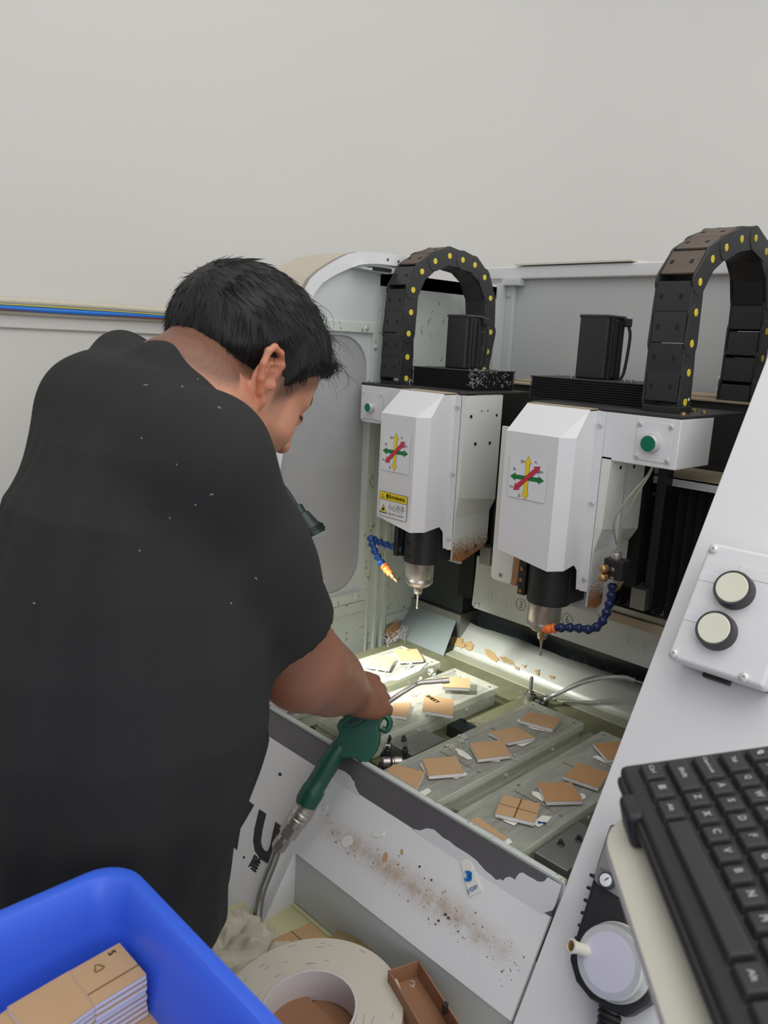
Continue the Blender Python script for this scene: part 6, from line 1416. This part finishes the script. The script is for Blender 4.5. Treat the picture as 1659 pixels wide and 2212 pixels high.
# folds of the cloth: soft creases and ridges laid into the surface
me_ = bpy.data.meshes.new('tmp'); me_.from_pydata(p.tolist(), [], q.tolist()); me_.update(); vn_ = np.zeros(len(p) * 3); me_.vertices.foreach_get('normal', vn_); vn_ = vn_.reshape(-1, 3); bpy.data.meshes.remove(me_)
cc_ = p @ RC.T; sx_ = 829.5 + F_PX * cc_[:, 0] / cc_[:, 2]; sy_ = 1106 + F_PX * cc_[:, 1] / cc_[:, 2]; facing = np.clip(-(vn_ * p).sum(1) / np.linalg.norm(p, axis=1) * 3, 0, 1)
disp = np.zeros(len(p))
for pl, A, sg in (([(478, 990), (488, 1130), (462, 1280), (486, 1400)], -.010, 15), ([(436, 1040), (436, 1200), (425, 1350)], .006, 24), ([(330, 1120), (390, 1230), (405, 1420)], -.006, 20), ([(262, 770), (205, 900), (175, 1060)], -.005, 22), ([(300, 790), (390, 900), (470, 930)], -.004, 20), ([(575, 1050), (552, 1200), (560, 1300)], -.004, 18), ([(400, 1450), (455, 1600), (490, 1740)], -.006, 20), ([(290, 1480), (330, 1680), (335, 1880)], -.007, 26), ([(120, 1300), (160, 1500), (150, 1750)], -.006, 28), ([(360, 1540), (400, 1720), (420, 1880)], .005, 26), ([(110, 980), (90, 1150), (130, 1300)], .005, 26)):
    dm = np.full(len(p), 1e9)
    for (ax_, ay_), (bx2, by2) in zip(pl[:-1], pl[1:]):
        L2 = (bx2 - ax_) ** 2 + (by2 - ay_) ** 2; t = np.clip(((sx_ - ax_) * (bx2 - ax_) + (sy_ - ay_) * (by2 - ay_)) / L2, 0, 1); dm = np.minimum(dm, np.hypot(sx_ - ax_ - t * (bx2 - ax_), sy_ - ay_ - t * (by2 - ay_)))
    disp += A * np.exp(-(dm / sg) ** 2)
p = p + vn_ * (disp * facing)[:, None]
shirt = fastobj('t_shirt', p, q, M['shirt'], person, label='loose black cotton T-shirt with white lint')
s_m = shirt.modifiers.new('smooth', 'SMOOTH'); s_m.factor = .5; s_m.iterations = 3
# hems and collar as rolled edges
def ring(c, n, r, rt, name, squash=1.0):
    u, v, a = frame_from(n); P = [c + (u * math.cos(t) + v * math.sin(t) * squash) * r for t in np.linspace(0, 2 * math.pi, 49)]; return obj(name, tube(P, rt, 8, caps=False), M['shirt'], person, smooth=True)
# lint flecks on the shirt
kd = None
from mathutils.bvhtree import BVHTree
bvh = BVHTree.FromPolygons(p.tolist(), q.tolist())
fl = []
for px, py, s in ((317, 838, 3.5), (472, 886, 3), (384, 1004, 2.2), (456, 1066, 3), (549, 1247, 3), (495, 1303, 2.5), (80, 1304, 2), (368, 1118, 1.6), (422, 1088, 1.2), (395, 842, 2), (425, 825, 1.4), (310, 950, 1.3), (300, 1190, 1.3)):
    d = Vector(ray(px, py)); hit = bvh.ray_cast(Vector((0, 0, 0)), d.normalized())
    if hit[0] is None: continue
    c = np.array(hit[0]) + np.array(hit[1]) * (.0035 if np.dot(hit[1], d) < 0 else -.0035); a = rng.random() * 6.3; e_ = V3(math.cos(a), math.sin(a), math.cos(a * 2)); e_ /= np.linalg.norm(e_)
    fl.append(tube([c - e_ * s * .0006, c + V3(0, 0, .0005), c + e_ * s * .0006], .0006, 5))
stuff(obj('lint_flecks', cat_mesh(*fl), M['lintgrey'], person, label='white lint flecks on the shirt'))
# ---- trousers and shoes
F4 = Field((-1.24, .10, -CZ + .05), (-.64, .66, -.70), .006)
sl, g = full(F4); d, _, _ = sections([(z, a, b, c * .93, d_ * .93) for z, a, b, c, d_ in SEC], g); d = np.maximum(d, np.maximum(-.90 - g[2], g[2] + .715)); F4.comb(sl, d.astype(np.float32), 0, '+')
feet = []
for s_ in (-1, 1):
    hp = V3(-.925, .41, -.86) + Rb * s_ * .085; kn_ = hp + V3(0, .02, -.28) + Rb * s_ * .02; an = kn_ + V3(-.01, -.05, -.37); F4.cap(hp, kn_, .095, .072, .04); F4.cap(kn_, an, .072, .055, .02); feet.append(an)
p, q = F4.mesh(); fastobj('trousers', p, q, M['trouser'], person)
for an in feet:
    c = V3(an[0], an[1], -CZ); F5 = Field(c + V3(-.12, -.14, -.02), c + V3(.16, .26, .14), .005)
    F5.cap(c + V3(0, -.02, .045), c + Fb * .13 + V3(0, 0, .035), .045, .034, .02); F5.cap(c + V3(0, -.01, .09), c + V3(0, 0, .04), .045, .045, .02); F5.cap(c + Fb * .13 + V3(0, 0, .035), c + Fb * .17 + V3(0, 0, .030), .038, .028, .02)
    sl, g = full(F5); F5.D = np.maximum(F5.D, (-CZ + .001 - g[2]).astype(np.float32)); p, q = F5.mesh(); fastobj('shoe', p, q, M['shoe'], person)
# ---- hair: a shaped cap and loose strands
F6 = Field((-1.14, .50, -.20), (-.76, .90, .15), .002)
sl, g = full(F6); X = np.stack([a.ravel() for a in g], 1).astype(np.float32); r_, f_, u_h = [a.reshape(g[0].shape) for a in headlocal(X)]
def elld(c, rad): return lambda: None
def ell_d(c, rad):
    a, b, c_ = (r_ - c[0]) / rad[0], (f_ - c[1]) / rad[1], (u_h - c[2]) / rad[2]; k0 = np.sqrt(a * a + b * b + c_ * c_) + 1e-6; k1 = np.sqrt((a / rad[0]) ** 2 + (b / rad[1]) ** 2 + (c_ / rad[2]) ** 2) + 1e-6; return k0 * (k0 - 1) / k1
skull = ell_d((0, -.012, .045), (.078, .102, .088)); fore = ell_d((0, .035, .045), (.068, .062, .055)); face = ell_d((0, .040, -.022), (.064, .060, .085))
base = np.minimum(np.minimum(skull, fore), face)
up_amt = u_h - thr(f_)
thick = .0025 + .013 * sm(0, .055, up_amt) + .006 * sm(.02, .09, f_) * sm(.02, .05, up_amt)
lock = .0008 * np.sin(180 * r_ + 14 * f_) + .0008 * np.sin(150 * u_h + 60 * f_) * sm(.04, .07, np.abs(r_))
dcap = base - thick - lock * sm(0, .03, up_amt)
fringe = ell_d((.006, .080, .086), (.056, .020, .024)); dcap = np.minimum(dcap, fringe - lock * 1.5)
F6.D = (np.maximum(dcap, -up_amt * .8) * HK).astype(np.float32)
F6.D = np.where(f_ > .06, np.maximum((dcap * HK), (-(u_h - .045) * .8 * HK)), F6.D).astype(np.float32)
ph_, qh_ = F6.mesh(); hair = fastobj('hair', ph_, qh_, M['hair'], person, label='short black hair')
hb = BVHTree.FromPolygons(ph_.tolist(), qh_.tolist())
st = []; rg = np.random.default_rng(3); idx = rg.choice(len(ph_), 6500, replace=False)
for ii in idx:
    P0 = ph_[ii]; loc, nn, _, _ = hb.find_nearest(Vector(P0)); nn = np.array(nn)
    if nn @ (P0 - H(0, 0, .03)) < 0: nn = -nn
    a, b, c = [float(x) for x in headlocal(P0)]
    fl_ = hf * (.9 if c > .03 else .35) - hu * (.25 + (1.0 if c < .05 else 0) * .8) + hr * (rg.normal() * .18 + .25 * np.sign(a) * (c > .05) * .3)
    fl_ = fl_ - nn * (fl_ @ nn); fl_ /= np.linalg.norm(fl_) + 1e-9
    L_ = .016 + .020 * sm(.0, .05, c - thr(b)) * rg.random() * (1 - .35 * (b > .07)); lift = .02 + .10 * rg.random() ** 3 + (.05 if b > .06 else 0) * rg.random()
    if c - thr(b) < .012: L_ *= .45; lift = .04
    pts = [P0 - nn * .001]; d_ = fl_ + nn * lift
    for k in range(4): pts.append(pts[-1] + d_ / np.linalg.norm(d_) * L_ / 4); d_ = d_ - nn * (.03 + lift * .5) + rg.normal(size=3) * .07
    w0 = .00045 + .0002 * rg.random(); st.append(tube(pts, [w0, w0, w0 * .9, w0 * .6, w0 * .15], 3, caps=False))
stuff(obj('hair_strands', cat_mesh(*st), M['hair'], person))
# long flyaway strands over the crown and forehead
fy = []
for k in range(150):
    f0 = .105 * rg.random(); P0 = H(.055 * rg.normal() * .8, f0, .13 - .55 * max(0, f0 - .03) ** 1.0 * .9); lc, nn, _, _ = hb.find_nearest(Vector(P0)); P0 = np.array(lc); nn = P0 - H(0, 0, .03); nn /= np.linalg.norm(nn)
    L_ = .028 + .050 * rg.random() ** 1.6; d_ = hf * .8 + nn * (.30 + .5 * rg.random()) + hr * rg.normal() * .45; pts = [P0]; cu_ = .16 + .34 * rg.random(); tw = hr * rg.normal() * .16
    for j in range(9): d_ /= np.linalg.norm(d_); pts.append(pts[-1] + d_ * L_ / 9); d_ = d_ - nn * cu_ + tw
    fy.append(tube(pts, [.00042 * (1 - .07 * j) for j in range(10)], 3, caps=False))
stuff(obj('flyaway_strands', cat_mesh(*fy), M['hair'], person))
# ================================================================ lift everything from lens height to floor height
for o in ROOTS: o.location.z += CZ
bpy.context.view_layer.update()
